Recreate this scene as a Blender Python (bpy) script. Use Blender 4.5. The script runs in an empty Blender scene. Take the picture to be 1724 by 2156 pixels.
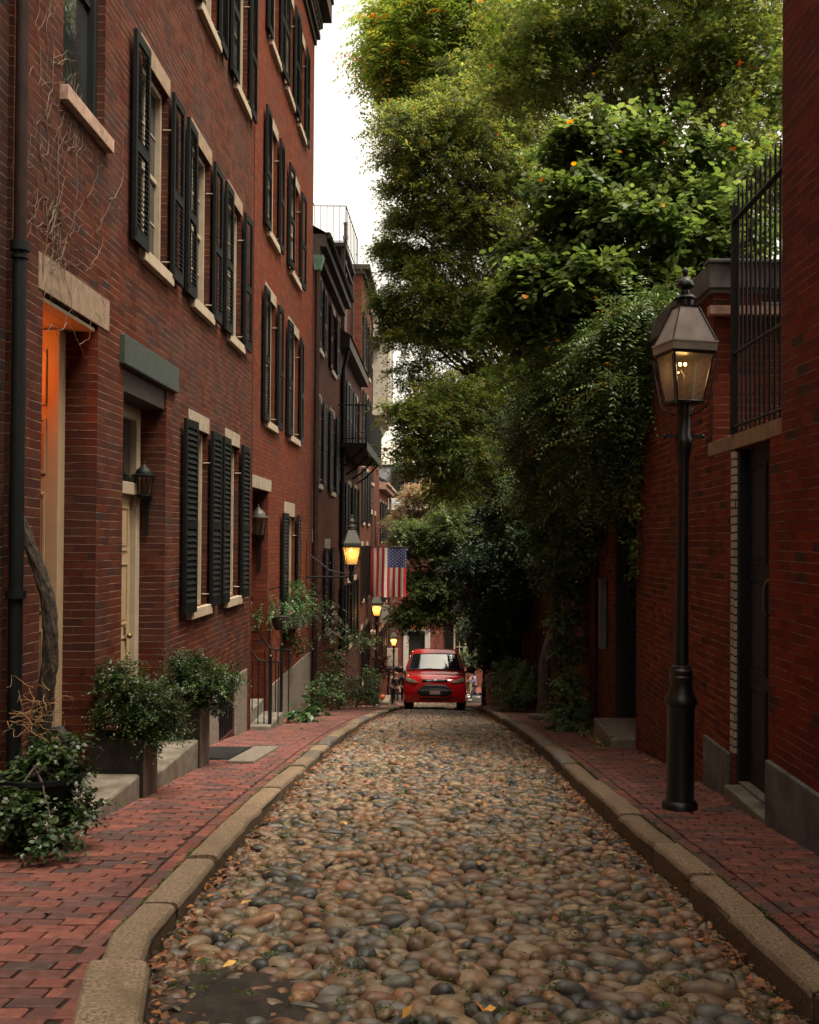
import bpy, bmesh, math, random
import numpy as np
from mathutils import Vector, Matrix
random.seed(7)
rng = np.random.default_rng(11)
sc = bpy.context.scene
COL = sc.collection
F = 2200.0
R = math.radians

# ------------------------------------------------------------------ camera
def cam_matrix(psi, th, rho):
    return Matrix.Rotation(psi, 3, 'Z') @ Matrix.Rotation(math.pi/2+th, 3, 'X') @ Matrix.Rotation(rho, 3, 'Z')
def proj_with(Rm, p):
    c = Rm.transposed() @ Vector(p)
    return (862 + F*c.x/(-c.z), 1078 - F*c.y/(-c.z))
RM = cam_matrix(0, R(.7), R(.4))
_x, _y = proj_with(RM, (0, 1, 0))
PX, PY = 862+925-_x, 1078+1135-_y          # principal point: the print is an off-centre crop
def P(xd, yd, Y):
    """world point seen at photo position (xd, yd) at street distance Y"""
    d = RM @ Vector(((xd-PX)/F, (PY-yd)/F, -1.0))
    return d * (Y/d.y)
cam = bpy.data.cameras.new('camera')
cam.sensor_fit = 'VERTICAL'; cam.sensor_height = 36; cam.lens = 36*F/2156
cam.shift_x = -(PX-862)/2156; cam.shift_y = (PY-1078)/2156
cam.clip_end = 2000; cam.clip_start = 0.05
co = bpy.data.objects.new('camera', cam); COL.objects.link(co)
co.matrix_world = RM.to_4x4()
sc.camera = co

# ------------------------------------------------------------------ ground profile
def H(Y):
    if Y < -3: Y = -3
    if Y <= 30: return -(1.36 + .075*Y + .00135*Y*Y)
    h30 = -(1.36+2.25+1.215)
    if Y <= 54: return h30 - .156*(Y-30)
    t = min(1.0, (Y-54)/6)
    return h30 - .156*24 - .156*6*(t - t*t/2)
def interp(Y, tab):
    if Y <= tab[0][0]: return tab[0][1]
    for (a, b), (c, d) in zip(tab, tab[1:]):
        if Y <= c:
            t = (Y-a)/(c-a)
            return b+(d-b)*t
    return tab[-1][1]
KL = [(-3,-.92),(3,-.93),(3.5,-1.0),(3.95,-1.11),(4.5,-1.23),(6.7,-1.31),(10,-1.335),(14,-1.345),(19,-1.3),(24,-1.16),(29,-1.12),(60,-1.15)]
KR = [(-3,1.5),(3,1.44),(4.5,1.4),(6.7,1.345),(8.5,1.32),(12,1.31),(18,1.25),(22,1.16),(28,1.2),(60,1.3)]
def kl(Y): return interp(Y, KL)
def kr(Y): return interp(Y, KR)
def road_z(X, Y):
    w = (X-kl(Y))/(kr(Y)-kl(Y))
    return H(Y) - .115 + .04*math.sin(math.pi*max(0, min(1, w))) - .055*max(0, min(1, w))

# ------------------------------------------------------------------ materials
def newmat(name):
    m = bpy.data.materials.new(name); m.use_nodes = True
    nt = m.node_tree
    return m, nt, nt.nodes['Principled BSDF']
class NT:
    def __init__(s, nt): s.nt = nt
    def n(s, typ, **kw):
        nd = s.nt.nodes.new(typ)
        for k, v in kw.items(): setattr(nd, k, v)
        return nd
    def link(s, a, b): s.nt.links.new(a, b)
    def math(s, op, a, b=None, c=None, clamp=False):
        nd = s.nt.nodes.new('ShaderNodeMath'); nd.operation = op; nd.use_clamp = clamp
        for i, v in enumerate((a, b, c)):
            if v is None: continue
            if isinstance(v, (int, float)): nd.inputs[i].default_value = v
            else: s.nt.links.new(v, nd.inputs[i])
        return nd.outputs[0]
    def noise(s, vec, scale, detail=4, rough=.55):
        nd = s.nt.nodes.new('ShaderNodeTexNoise'); nd.inputs['Scale'].default_value = scale
        nd.inputs['Detail'].default_value = detail; nd.inputs['Roughness'].default_value = rough
        if vec is not None: s.nt.links.new(vec, nd.inputs['Vector'])
        return nd
    def ramp(s, fac, stops, interp='LINEAR'):
        nd = s.nt.nodes.new('ShaderNodeValToRGB'); cr = nd.color_ramp; cr.interpolation = interp
        while len(cr.elements) < len(stops): cr.elements.new(.5)
        for e, (p, c) in zip(cr.elements, stops):
            e.position = p; e.color = (*c, 1) if len(c) == 3 else c
        s.nt.links.new(fac, nd.inputs[0])
        return nd.outputs[0]
    def mix(s, fac, a, b, blend='MIX'):
        nd = s.nt.nodes.new('ShaderNodeMix'); nd.data_type = 'RGBA'; nd.blend_type = blend
        for inp, v in ((nd.inputs[0], fac), (nd.inputs[6], a), (nd.inputs[7], b)):
            if isinstance(v, (int, float)): inp.default_value = v
            elif isinstance(v, tuple): inp.default_value = (*v, 1) if len(v) == 3 else v
            else: s.nt.links.new(v, inp)
        return nd.outputs[2]
    def bump(s, h, strength=.5, dist=.01, normal=None):
        nd = s.nt.nodes.new('ShaderNodeBump'); nd.inputs['Strength'].default_value = strength
        nd.inputs['Distance'].default_value = dist
        s.nt.links.new(h, nd.inputs['Height'])
        if normal is not None: s.nt.links.new(normal, nd.inputs['Normal'])
        return nd.outputs[0]

def plain(name, col, rough=.6, metal=0, var=.15, scale=6, bump=.0, bscale=40, spec=.5, dirt=None):
    m, nt, b = newmat(name); t = NT(nt)
    geo = t.n('ShaderNodeNewGeometry')
    no = t.noise(geo.outputs['Position'], scale, 5)
    lo = tuple(c*(1-var*1.6) for c in col); hi = tuple(min(1, c*(1+var)) for c in col)
    c = t.ramp(no.outputs[0], [(.3, lo), (.7, hi)])
    if dirt:
        n2 = t.noise(geo.outputs['Position'], 2.3, 6, .7)
        f = t.ramp(n2.outputs[0], [(.5, (0,0,0)), (.68, (1,1,1))])
        c = t.mix(f, c, dirt)
    t.link(c, b.inputs['Base Color'])
    b.inputs['Roughness'].default_value = rough; b.inputs['Metallic'].default_value = metal
    b.inputs['Specular IOR Level'].default_value = spec
    if bump:
        n3 = t.noise(geo.outputs['Position'], bscale, 6, .65)
        t.link(t.bump(n3.outputs[0], bump, .01), b.inputs['Normal'])
    return m

def brick_mat(name, cols, mortar, mw=.008, bw=.213, bh=.0667, rough=.85, dark=None, darkp=.06, stain=(.05,.04,.035), staina=.5, bumpd=.006):
    """running bond brickwork from metre UVs; one colour drawn for every brick"""
    m, nt, b = newmat(name); t = NT(nt)
    uv = t.n('ShaderNodeUVMap')
    warp = t.noise(uv.outputs[0], 9, 2)
    sep = t.n('ShaderNodeSeparateXYZ'); t.link(uv.outputs[0], sep.inputs[0])
    wob = t.math('MULTIPLY', t.math('SUBTRACT', warp.outputs[0], .5), .012)
    big = t.noise(uv.outputs[0], 1.1, 2)
    wob2 = t.math('MULTIPLY', t.math('SUBTRACT', big.outputs[0], .5), .03)
    v = t.math('ADD', t.math('ADD', sep.outputs[1], wob), wob2)
    u = t.math('ADD', sep.outputs[0], wob)
    vr = t.math('DIVIDE', v, bh)
    row = t.math('FLOOR', vr)
    fv = t.math('FRACT', vr)
    odd = t.math('MULTIPLY', t.math('FLOORED_MODULO', row, 2.0), .5)
    wnr = t.n('ShaderNodeTexWhiteNoise', noise_dimensions='1D'); t.link(row, wnr.inputs['W'])
    jit = t.math('MULTIPLY', wnr.outputs['Value'], .18)
    ur = t.math('ADD', t.math('ADD', t.math('DIVIDE', u, bw), odd), jit)
    colu = t.math('FLOOR', ur); fu = t.math('FRACT', ur)
    eu = t.math('MULTIPLY', t.math('MINIMUM', fu, t.math('SUBTRACT', 1.0, fu)), bw)
    ev = t.math('MULTIPLY', t.math('MINIMUM', fv, t.math('SUBTRACT', 1.0, fv)), bh)
    edge = t.math('MINIMUM', eu, ev)
    rag = t.noise(uv.outputs[0], 60, 3)
    edge = t.math('ADD', edge, t.math('MULTIPLY', t.math('SUBTRACT', rag.outputs[0], .5), .005))
    fac = t.math('DIVIDE', t.math('SUBTRACT', edge, mw*.35), mw*.5, clamp=True)   # 0 mortar, 1 brick
    vj = t.math('LESS_THAN', eu, t.math('MULTIPLY', ev, .95))
    cmb = t.n('ShaderNodeCombineXYZ'); t.link(colu, cmb.inputs[0]); t.link(row, cmb.inputs[1])
    wn = t.n('ShaderNodeTexWhiteNoise', noise_dimensions='2D'); t.link(cmb.outputs[0], wn.inputs['Vector'])
    k = len(cols)
    c = t.ramp(wn.outputs['Value'], [(i/k, cc) for i, cc in enumerate(cols)], 'CONSTANT')
    if dark:
        wn2 = t.n('ShaderNodeTexWhiteNoise', noise_dimensions='2D')
        cm2 = t.n('ShaderNodeVectorMath', operation='ADD'); cm2.inputs[1].default_value = (17.3, 5.1, 0)
        t.link(cmb.outputs[0], cm2.inputs[0]); t.link(cm2.outputs[0], wn2.inputs['Vector'])
        c = t.mix(t.math('LESS_THAN', wn2.outputs['Value'], darkp), c, dark)
    fine = t.noise(uv.outputs[0], 45, 6, .7)
    c = t.mix(.55, c, t.ramp(fine.outputs[0], [(.3, (.55,.5,.5)), (.7, (1.15,1.12,1.1))]), 'MULTIPLY')
    mort = t.ramp(t.noise(uv.outputs[0], 3.2, 5, .7).outputs[0], [(.42, tuple(x*.25 for x in mortar)), (.6, mortar)])
    mort = t.mix(t.math('MULTIPLY', vj, .72), mort, t.mix(.6, c, (.02,.012,.01)))
    c = t.mix(fac, mort, c)
    st = t.noise(uv.outputs[0], .8, 7, .65)
    mpg = t.n('ShaderNodeMapping'); mpg.inputs['Scale'].default_value = (3.2, .22, 1); t.link(uv.outputs[0], mpg.inputs[0])
    drip = t.noise(mpg.outputs[0], 1.6, 5, .6)
    c = t.mix(t.ramp(drip.outputs[0], [(.5, (0,0,0)), (.75, (.45,.45,.45))]), c, tuple(x*.8+.01 for x in stain))
    sf = t.ramp(st.outputs[0], [(.42, (0,0,0)), (.72, (staina,)*3)])
    c = t.mix(sf, c, stain)
    t.link(c, b.inputs['Base Color'])
    b.inputs['Roughness'].default_value = rough
    b.inputs['Specular IOR Level'].default_value = .1
    hgt = t.math('ADD', fac, t.math('MULTIPLY', fine.outputs[0], .35))
    hgt = t.math('ADD', hgt, t.math('MULTIPLY', wn.outputs['Value'], .25))
    t.link(t.bump(hgt, .8, bumpd), b.inputs['Normal'])
    return m

def attr_mat(name, rough=.6, spec=.5, var=.25, scale=30, bump=.3, bscale=120, bdist=.004, moss=None, speck=0):
    m, nt, b = newmat(name); t = NT(nt)
    at = t.n('ShaderNodeAttribute', attribute_name='Col')
    geo = t.n('ShaderNodeNewGeometry')
    no = t.noise(geo.outputs['Position'], scale, 6, .65)
    c = t.mix(1.0, at.outputs['Color'], t.ramp(no.outputs[0], [(.3, (1-var*1.5,)*3), (.7, (1+var,)*3)]), 'MULTIPLY')
    if moss:
        n2 = t.noise(geo.outputs['Position'], 2.0, 6, .7)
        c = t.mix(t.ramp(n2.outputs[0], [(.52, (0,0,0)), (.66, (.8,.8,.8))]), c, moss)
    t.link(c, b.inputs['Base Color'])
    rr = t.n('ShaderNodeMapRange'); t.link(no.outputs[0], rr.inputs[0])
    rr.inputs[3].default_value = rough-.12; rr.inputs[4].default_value = rough+.15
    t.link(rr.outputs[0], b.inputs['Roughness'])
    b.inputs['Specular IOR Level'].default_value = spec
    n3 = t.noise(geo.outputs['Position'], bscale, 6, .7)
    t.link(t.bump(n3.outputs[0], bump, bdist), b.inputs['Normal'])
    return m

def leaf_mat(name, trans=.45, rough=.42):
    m = bpy.data.materials.new(name); m.use_nodes = True; nt = m.node_tree; nt.nodes.clear(); t = NT(nt)
    at = t.n('ShaderNodeAttribute', attribute_name='Col')
    b = t.n('ShaderNodeBsdfPrincipled'); t.link(at.outputs['Color'], b.inputs['Base Color'])
    b.inputs['Roughness'].default_value = rough; b.inputs['Specular IOR Level'].default_value = .45
    tr = t.n('ShaderNodeBsdfTranslucent')
    hs = t.n('ShaderNodeHueSaturation'); hs.inputs['Hue'].default_value = .485; hs.inputs['Saturation'].default_value = 1.15; hs.inputs['Value'].default_value = 2.1
    t.link(at.outputs['Color'], hs.inputs['Color']); t.link(hs.outputs[0], tr.inputs[0])
    mx = t.n('ShaderNodeMixShader'); mx.inputs[0].default_value = trans
    t.link(b.outputs[0], mx.inputs[1]); t.link(tr.outputs[0], mx.inputs[2])
    o = t.n('ShaderNodeOutputMaterial'); t.link(mx.outputs[0], o.inputs[0])
    return m

def glass_mat(name, col=(.012,.014,.015), rough=.03):
    m, nt, b = newmat(name); t = NT(nt)
    geo = t.n('ShaderNodeNewGeometry')
    no = t.noise(geo.outputs['Position'], 1.7, 2)
    t.link(t.ramp(no.outputs[0], [(.35, col), (.7, tuple(c*2.2 for c in col))]), b.inputs['Base Color'])
    b.inputs['Roughness'].default_value = rough; b.inputs['Specular IOR Level'].default_value = .9
    n2 = t.noise(geo.outputs['Position'], 2.5, 2)
    t.link(t.bump(n2.outputs[0], .12, .05), b.inputs['Normal'])
    return m
def clear_glass(name, tint=(1,1,1), milk=.13, tcol=(.8,.66,.4)):
    m = bpy.data.materials.new(name); m.use_nodes = True; nt = m.node_tree; nt.nodes.clear(); t = NT(nt)
    tr = t.n('ShaderNodeBsdfTransparent'); tr.inputs[0].default_value = (*tint, 1)
    g = t.n('ShaderNodeBsdfTranslucent'); g.inputs[0].default_value = (*tcol,1)
    mx = t.n('ShaderNodeMixShader'); mx.inputs[0].default_value = milk
    t.link(tr.outputs[0], mx.inputs[1]); t.link(g.outputs[0], mx.inputs[2])
    o = t.n('ShaderNodeOutputMaterial'); t.link(mx.outputs[0], o.inputs[0])
    return m
def emit(name, col, s):
    m = bpy.data.materials.new(name); m.use_nodes = True; nt = m.node_tree; nt.nodes.clear(); t = NT(nt)
    e = t.n('ShaderNodeEmission'); e.inputs[0].default_value = (*col, 1); e.inputs[1].default_value = s
    o = t.n('ShaderNodeOutputMaterial'); t.link(e.outputs[0], o.inputs[0]); return m

M = {}
M['brick_a'] = brick_mat('brick_a', [(.080,.0155,.008),(.095,.020,.0095),(.064,.014,.008),(.108,.026,.012),(.070,.0165,.0095),(.086,.017,.0085),(.054,.014,.0095),(.098,.028,.014)], (.25,.15,.09), mw=.0065, dark=(.04,.022,.02), darkp=.025, staina=.5)
M['brick_b'] = brick_mat('brick_b', [(.15,.032,.013),(.165,.037,.0155),(.13,.028,.013),(.18,.045,.019),(.14,.032,.015)], (.085,.036,.02), mw=.006, dark=(.09,.035,.03), darkp=.03, staina=.35)
M['brick_c'] = brick_mat('brick_c', [(.11,.026,.0125),(.13,.033,.016),(.092,.022,.0115),(.115,.03,.0155)], (.20,.115,.07), mw=.009, dark=(.08,.04,.035), darkp=.08, staina=.3)
M['brick_d'] = brick_mat('brick_d', [(.062,.019,.0125),(.073,.022,.014),(.05,.016,.011),(.08,.026,.016)], (.16,.12,.09), dark=(.03,.02,.02), darkp=.12, staina=.5)
M['brick_r'] = brick_mat('brick_r', [(.20,.027,.014),(.225,.033,.016),(.17,.024,.014),(.24,.038,.017),(.155,.024,.015)], (.32,.19,.12), mw=.0055, dark=(.07,.035,.03), darkp=.05, staina=.45)
M['brick_r2'] = brick_mat('brick_r2', [(.16,.03,.016),(.19,.038,.019),(.12,.026,.016),(.21,.046,.022),(.135,.03,.018)], (.34,.215,.13), mw=.0065, dark=(.06,.026,.022), darkp=.035, staina=.5)
M['brick_end'] = brick_mat('brick_end', [(.17,.05,.034),(.19,.06,.04),(.155,.045,.032),(.20,.07,.048)], (.2,.12,.09), mw=.01, staina=.25, stain=(.2,.1,.08))
M['white_brick'] = brick_mat('white_brick', [(.55,.5,.42),(.6,.55,.46),(.5,.45,.38)], (.05,.045,.04), mw=.012, bw=.4, bh=.0667, staina=.35, stain=(.2,.17,.13), bumpd=.01)
M['cream'] = plain('cream_paint', (.37,.30,.215), .5, var=.08, bump=.1)
M['door_cream'] = plain('door_cream', (.36,.26,.155), .45, var=.06)
M['sandstone'] = plain('sandstone', (.25,.17,.11), .9, var=.2, scale=9, bump=.5, bscale=90)
M['lime'] = plain('limestone', (.29,.235,.165), .85, var=.2, scale=7, bump=.4, bscale=70, dirt=(.25,.21,.15))
M['sill'] = plain('painted_sill', (.38,.30,.215), .6, var=.12, bump=.2, dirt=(.35,.27,.19))
M['brownsill'] = plain('brown_sill', (.42,.27,.2), .85, var=.25, scale=14, bump=.6, bscale=30, dirt=(.2,.12,.09))
M['granite'] = plain('granite', (.20,.165,.13), .75, var=.25, scale=18, bump=.5, bscale=150, dirt=(.14,.12,.09))
M['granite_dark'] = plain('granite_dark', (.12,.12,.12), .7, var=.3, scale=5, bump=.3, bscale=120, dirt=(.07,.065,.06))
M['step'] = plain('step_stone', (.20,.175,.14), .6, var=.35, scale=5, bump=.4, bscale=90, dirt=(.10,.08,.055))
M['greenstone'] = plain('greenstone', (.034,.044,.035), .75, var=.2, scale=12, bump=.4, bscale=60)
M['shutter'] = plain('shutter_paint', (.0035,.004,.0037), .6, var=.2, spec=.18)
M['iron'] = plain('black_iron', (.004,.004,.0045), .6, metal=0, var=.3, bump=.15, bscale=60, spec=.3)
M['lampiron'] = plain('lamp_iron', (.006,.0065,.007), .36, var=.3, bump=.3, bscale=55, spec=.5, dirt=(.014,.012,.01))
M['hood'] = plain('lamp_hood', (.46,.42,.39), .3, metal=.6, var=.2, bump=.05)
M['hood2'] = plain('lamp_hood_pale', (.075,.07,.055), .5, var=.2)
M['pipe_black'] = plain('pipe_black', (.004,.006,.006), .6, var=.3, bump=.2, spec=.25)
M['pipe_brown'] = plain('pipe_brown', (.028,.014,.011), .7, var=.3, bump=.1, spec=.15)
M['copper'] = plain('copper', (.14,.25,.2), .8, var=.3)
M['glass'] = glass_mat('window_glass')
M['glass_red'] = glass_mat('car_glass', (.01,.011,.012), .015)
M['glass_red'].node_tree.nodes['Principled BSDF'].inputs['IOR'].default_value = 2.4

M['lampglass'] = clear_glass('lamp_glass')
M['lampglass_lit'] = clear_glass('lamp_glass_amber', milk=.3, tcol=(.8,.55,.22))
M['lampglass_near'] = clear_glass('lamp_glass_near', milk=.045, tcol=(.8,.76,.68))
M['band'] = plain('lamp_band', (.36,.34,.28), .5, var=.2)
M['glow'] = emit('gas_flame', (1, .45, .10), 16)
M['glow_dim'] = emit('flame_dim', (1, .5, .14), 9)
M['wood_dark'] = plain('dark_wood', (.028,.017,.012), .75, var=.3, bump=.3)
M['planter_lit_side'] = plain('planter_lit_side', (.13,.095,.075), .7, var=.3, scale=5, bump=.4, bscale=40)  # paler copy of the planter board, light on the street side painted in
M['planter'] = plain('planter_board', (.022,.017,.014), .7, var=.3, scale=5, bump=.4, bscale=40)  # board tone darkened for the shade on the front face
M['bark'] = plain('bark', (.07,.052,.04), .9, var=.4, scale=14, bump=1.0, bscale=35)
M['vinebark'] = plain('vine_bark', (.034,.022,.014), .9, var=.6, scale=30, bump=1.0, bscale=38)
M['twig'] = plain('twig', (.17,.12,.085), .9, var=.2)
M['leaf'] = leaf_mat('leaf')
M['leafdense'] = leaf_mat('leaf_dense', .15, .38)
M['slate'] = plain('slate', (.06,.062,.068), .5, var=.3, bump=.3, bscale=25)
M['roofmetal'] = plain('roof_metal', (.42,.42,.42), .3, metal=.5, var=.2)
M['paleboard'] = plain('pale_board', (.38,.34,.28), .6, var=.1)
M['whitepaint'] = plain('white_paint', (.42,.39,.34), .5, var=.05)
M['green_door'] = plain('dark_door', (.006,.008,.007), .65, var=.2)
M['brass'] = plain('brass', (.22,.15,.07), .4, metal=1, var=.1)
M['cobble'] = attr_mat('cobble', rough=.42, spec=.5, var=.35, scale=22, bump=.35, bscale=110, bdist=.004)
M['paver'] = attr_mat('paver', rough=.6, spec=.4, var=.3, scale=25, bump=.5, bscale=140, bdist=.003)
M['kerbstone'] = attr_mat('kerbstone', rough=.8, spec=.25, var=.5, scale=70, bump=.9, bscale=45, bdist=.010, moss=(.16,.12,.075))
M['car_red'] = plain('car_red', (.62,.010,.014), .22, var=.02, spec=.6)
M['car_red'].node_tree.nodes['Principled BSDF'].inputs['Coat Weight'].default_value = 1.0
M['rubber'] = plain('rubber', (.012,.012,.012), .75, var=.2)
M['plastic'] = plain('black_plastic', (.012,.012,.013), .45, var=.1)
M['chrome'] = plain('chrome', (.7,.7,.72), .15, metal=1, var=.03)
M['headlamp'] = plain('headlamp', (.33,.28,.22), .15, metal=.3, var=.5, scale=30)
M['plate'] = plain('number_plate', (.38,.30,.30), .4, var=.1)
M['dirt'] = plain('joint_dirt', (.034,.025,.018), .9, var=.35, scale=8, bump=.7, bscale=70, dirt=(.07,.05,.036))
M['pavebase'] = plain('pave_base', (.018,.014,.010), .95, var=.4, scale=12, bump=.5, dirt=(.02,.028,.01))
M['fallen'] = attr_mat('fallen_leaf', rough=.7, var=.2, bump=.1)
M['grate'] = plain('grate', (.06,.06,.06), .5, metal=.5, var=.2)

# ------------------------------------------------------------------ mesh builder and object helpers
ORG = {}
def linkobj(o, parent=None):
    COL.objects.link(o)
    if parent is not None:
        o.parent = parent; ORG[o.name] = ORG[parent.name]
    return o
def props(o, label=None, cat=None, group=None, kind=None):
    if label: o['label'] = label
    if cat: o['category'] = cat
    if group: o['group'] = group
    if kind: o['kind'] = kind
    return o
def thing(name, label, cat, loc=(0,0,0), group=None):
    o = bpy.data.objects.new(name, None); COL.objects.link(o); o.location = loc
    o.empty_display_size = .2
    ORG[o.name] = Vector(loc)
    return props(o, label, cat, group)

def mesh_from(name, V, Fc, mat, smooth=False, cols=None, uv=True):
    """V (n,3) array, Fc list of faces or (m,k) array"""
    me = bpy.data.meshes.new(name)
    V = np.asarray(V, dtype=np.float32)
    if isinstance(Fc, np.ndarray):
        m, k = Fc.shape
        me.vertices.add(len(V)); me.vertices.foreach_set('co', V.ravel())
        me.loops.add(m*k); me.loops.foreach_set('vertex_index', Fc.ravel().astype(np.int32))
        me.polygons.add(m); me.polygons.foreach_set('loop_start', np.arange(0, m*k, k, dtype=np.int32))
        me.polygons.foreach_set('loop_total', np.full(m, k, dtype=np.int32))
        me.update(calc_edges=True)
    else:
        me.from_pydata([tuple(v) for v in V], [], Fc); me.update()
    if mat: me.materials.append(mat)
    if smooth: me.polygons.foreach_set('use_smooth', np.ones(len(me.polygons), dtype=bool))
    if cols is not None:
        a = me.color_attributes.new('Col', 'FLOAT_COLOR', 'POINT')
        c = np.ones((len(V), 4), dtype=np.float32); c[:, :3] = cols
        a.data.foreach_set('color', c.ravel())
    if uv and len(me.polygons):
        n = len(me.polygons); nr = np.zeros(n*3, dtype=np.float32); me.polygons.foreach_get('normal', nr)
        nr = np.abs(nr.reshape(n, 3)); ax = nr.argmax(1)
        lt = np.zeros(n, dtype=np.int32); me.polygons.foreach_get('loop_total', lt)
        la = np.repeat(ax, lt)
        vi = np.zeros(len(me.loops), dtype=np.int32); me.loops.foreach_get('vertex_index', vi)
        c = V[vi]
        u = np.where(la == 0, c[:, 1], c[:, 0]); v = np.where(la == 2, c[:, 1], c[:, 2])
        l = me.uv_layers.new(name='UVMap')
        l.data.foreach_set('uv', np.stack([u, v], 1).astype(np.float32).ravel())
    return me

class MB:
    def __init__(s): s.v = []; s.f = []; s.c = []
    def quad(s, *p):
        b = len(s.v); s.v += [tuple(q) for q in p]; s.f.append(tuple(range(b, b+len(p)))); return s
    def box(s, x0, x1, y0, y1, z0, z1, bev=0):
        x0, x1 = sorted((x0, x1)); y0, y1 = sorted((y0, y1)); z0, z1 = sorted((z0, z1))
        b = len(s.v)
        s.v += [(x0,y0,z0),(x1,y0,z0),(x1,y1,z0),(x0,y1,z0),(x0,y0,z1),(x1,y0,z1),(x1,y1,z1),(x0,y1,z1)]
        s.f += [tuple(b+i for i in q) for q in ((0,3,2,1),(4,5,6,7),(0,1,5,4),(1,2,6,5),(2,3,7,6),(3,0,4,7))]
        return s
    def hexa(s, pts):
        b = len(s.v); s.v += [tuple(p) for p in pts]
        s.f += [tuple(b+i for i in q) for q in ((0,3,2,1),(4,5,6,7),(0,1,5,4),(1,2,6,5),(2,3,7,6),(3,0,4,7))]
        return s
    def cyl(s, p0, p1, r0, r1=None, n=12, cap=True):
        return s.tube([p0, p1], [r0, r1 if r1 is not None else r0], n, cap)
    def tube(s, path, radii, n=8, cap=True):
        path = [Vector(p) for p in path]
        if not isinstance(radii, (list, tuple)): radii = [radii]*len(path)
        b = len(s.v); up = None
        for i, p in enumerate(path):
            d = (path[min(i+1, len(path)-1)] - path[max(i-1, 0)])
            if d.length < 1e-9: d = Vector((0,0,1))
            d.normalize()
            if up is None:
                up = Vector((0,0,1)) if abs(d.z) < .9 else Vector((1,0,0))
            a = d.cross(up)
            if a.length < 1e-6: a = d.orthogonal()
            a.normalize(); c = a.cross(d).normalized(); up = c
            for k in range(n):
                t = 2*math.pi*k/n
                s.v.append(tuple(p + (a*math.cos(t)+c*math.sin(t))*radii[i]))
        for i in range(len(path)-1):
            for k in range(n):
                k2 = (k+1) % n
                s.f.append((b+i*n+k, b+i*n+k2, b+(i+1)*n+k2, b+(i+1)*n+k))
        if cap:
            s.f.append(tuple(b+k for k in range(n))); s.f.append(tuple(b+(len(path)-1)*n+k for k in reversed(range(n))))
        return s
    def lathe(s, prof, cx, cy, n=24, ang=0):
        """prof: list of (radius, z)"""
        b = len(s.v)
        for r, z in prof:
            for k in range(n):
                t = 2*math.pi*k/n+ang; s.v.append((cx+r*math.cos(t), cy+r*math.sin(t), z))
        for i in range(len(prof)-1):
            for k in range(n):
                k2 = (k+1) % n; s.f.append((b+i*n+k, b+i*n+k2, b+(i+1)*n+k2, b+(i+1)*n+k))
        s.f.append(tuple(b+k for k in reversed(range(n)))); s.f.append(tuple(b+(len(prof)-1)*n+k for k in range(n)))
        return s
    def blob(s, c, r, n=10, m=8):
        cx, cy, cz = c; rx, ry, rz = r if isinstance(r, (tuple, list)) else (r, r, r)
        prof = []
        b = len(s.v)
        for i in range(m+1):
            a = math.pi*i/m
            for k in range(n):
                t = 2*math.pi*k/n; sa = max(math.sin(a), .001)
                s.v.append((cx+rx*sa*math.cos(t), cy+ry*sa*math.sin(t), cz-rz*math.cos(a)))
        for i in range(m):
            for k in range(n):
                k2 = (k+1) % n; s.f.append((b+i*n+k, b+i*n+k2, b+(i+1)*n+k2, b+(i+1)*n+k))
        return s
    def build(s, name, mat, parent=None, smooth=False, label=None, bevel=0, seg=2, cols=None):
        me = mesh_from(name, s.v, s.f, mat, smooth, cols)
        o = bpy.data.objects.new(name, me); linkobj(o, parent)
        if parent is None: ORG[o.name] = Vector((0,0,0))
        else: me.transform(Matrix.Translation(-ORG[parent.name]))
        if label: o['label'] = label
        if bevel:
            md = o.modifiers.new('bevel', 'BEVEL'); md.width = bevel; md.segments = seg; md.limit_method = 'ANGLE'; md.angle_limit = R(40)
        if smooth:
            try: me.set_sharp_from_angle(angle=R(40))
            except Exception: pass
        return o
# ------------------------------------------------------------------ building pieces
def facade(b, X, s, Y0, Y1, zb, zt, holes, mat, depth=.13, D=5, name='wall', ends=True, roof=True):
    m = MB()
    ys = sorted({Y0, Y1, *[h[0] for h in holes], *[h[1] for h in holes]})
    zs = sorted({zb, zt, *[h[2] for h in holes], *[h[3] for h in holes]})
    for a, c in zip(ys, ys[1:]):
        for e, g in zip(zs, zs[1:]):
            my, mz = (a+c)/2, (e+g)/2
            if any(h[0] < my < h[1] and h[2] < mz < h[3] for h in holes): continue
            m.quad((X,a,e),(X,c,e),(X,c,g),(X,a,g))
    for h in holes:
        dp = h[4] if len(h) > 4 else depth
        Xi = X - s*dp; a, c, e, g = h[:4]
        m.quad((X,a,e),(Xi,a,e),(Xi,a,g),(X,a,g)); m.quad((X,c,e),(Xi,c,e),(Xi,c,g),(X,c,g))
        m.quad((X,a,e),(X,c,e),(Xi,c,e),(Xi,a,e)); m.quad((X,a,g),(X,c,g),(Xi,c,g),(Xi,a,g))
    if ends:
        Xb = X - s*D
        m.quad((X,Y0,zb),(Xb,Y0,zb),(Xb,Y0,zt),(X,Y0,zt)); m.quad((X,Y1,zb),(Xb,Y1,zb),(Xb,Y1,zt),(X,Y1,zt))
        m.quad((Xb,Y0,zb),(Xb,Y1,zb),(Xb,Y1,zt),(Xb,Y0,zt))
        if roof: m.quad((X,Y0,zt),(Xb,Y0,zt),(Xb,Y1,zt),(X,Y1,zt))
    return m.build(name, mat, b)

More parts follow.
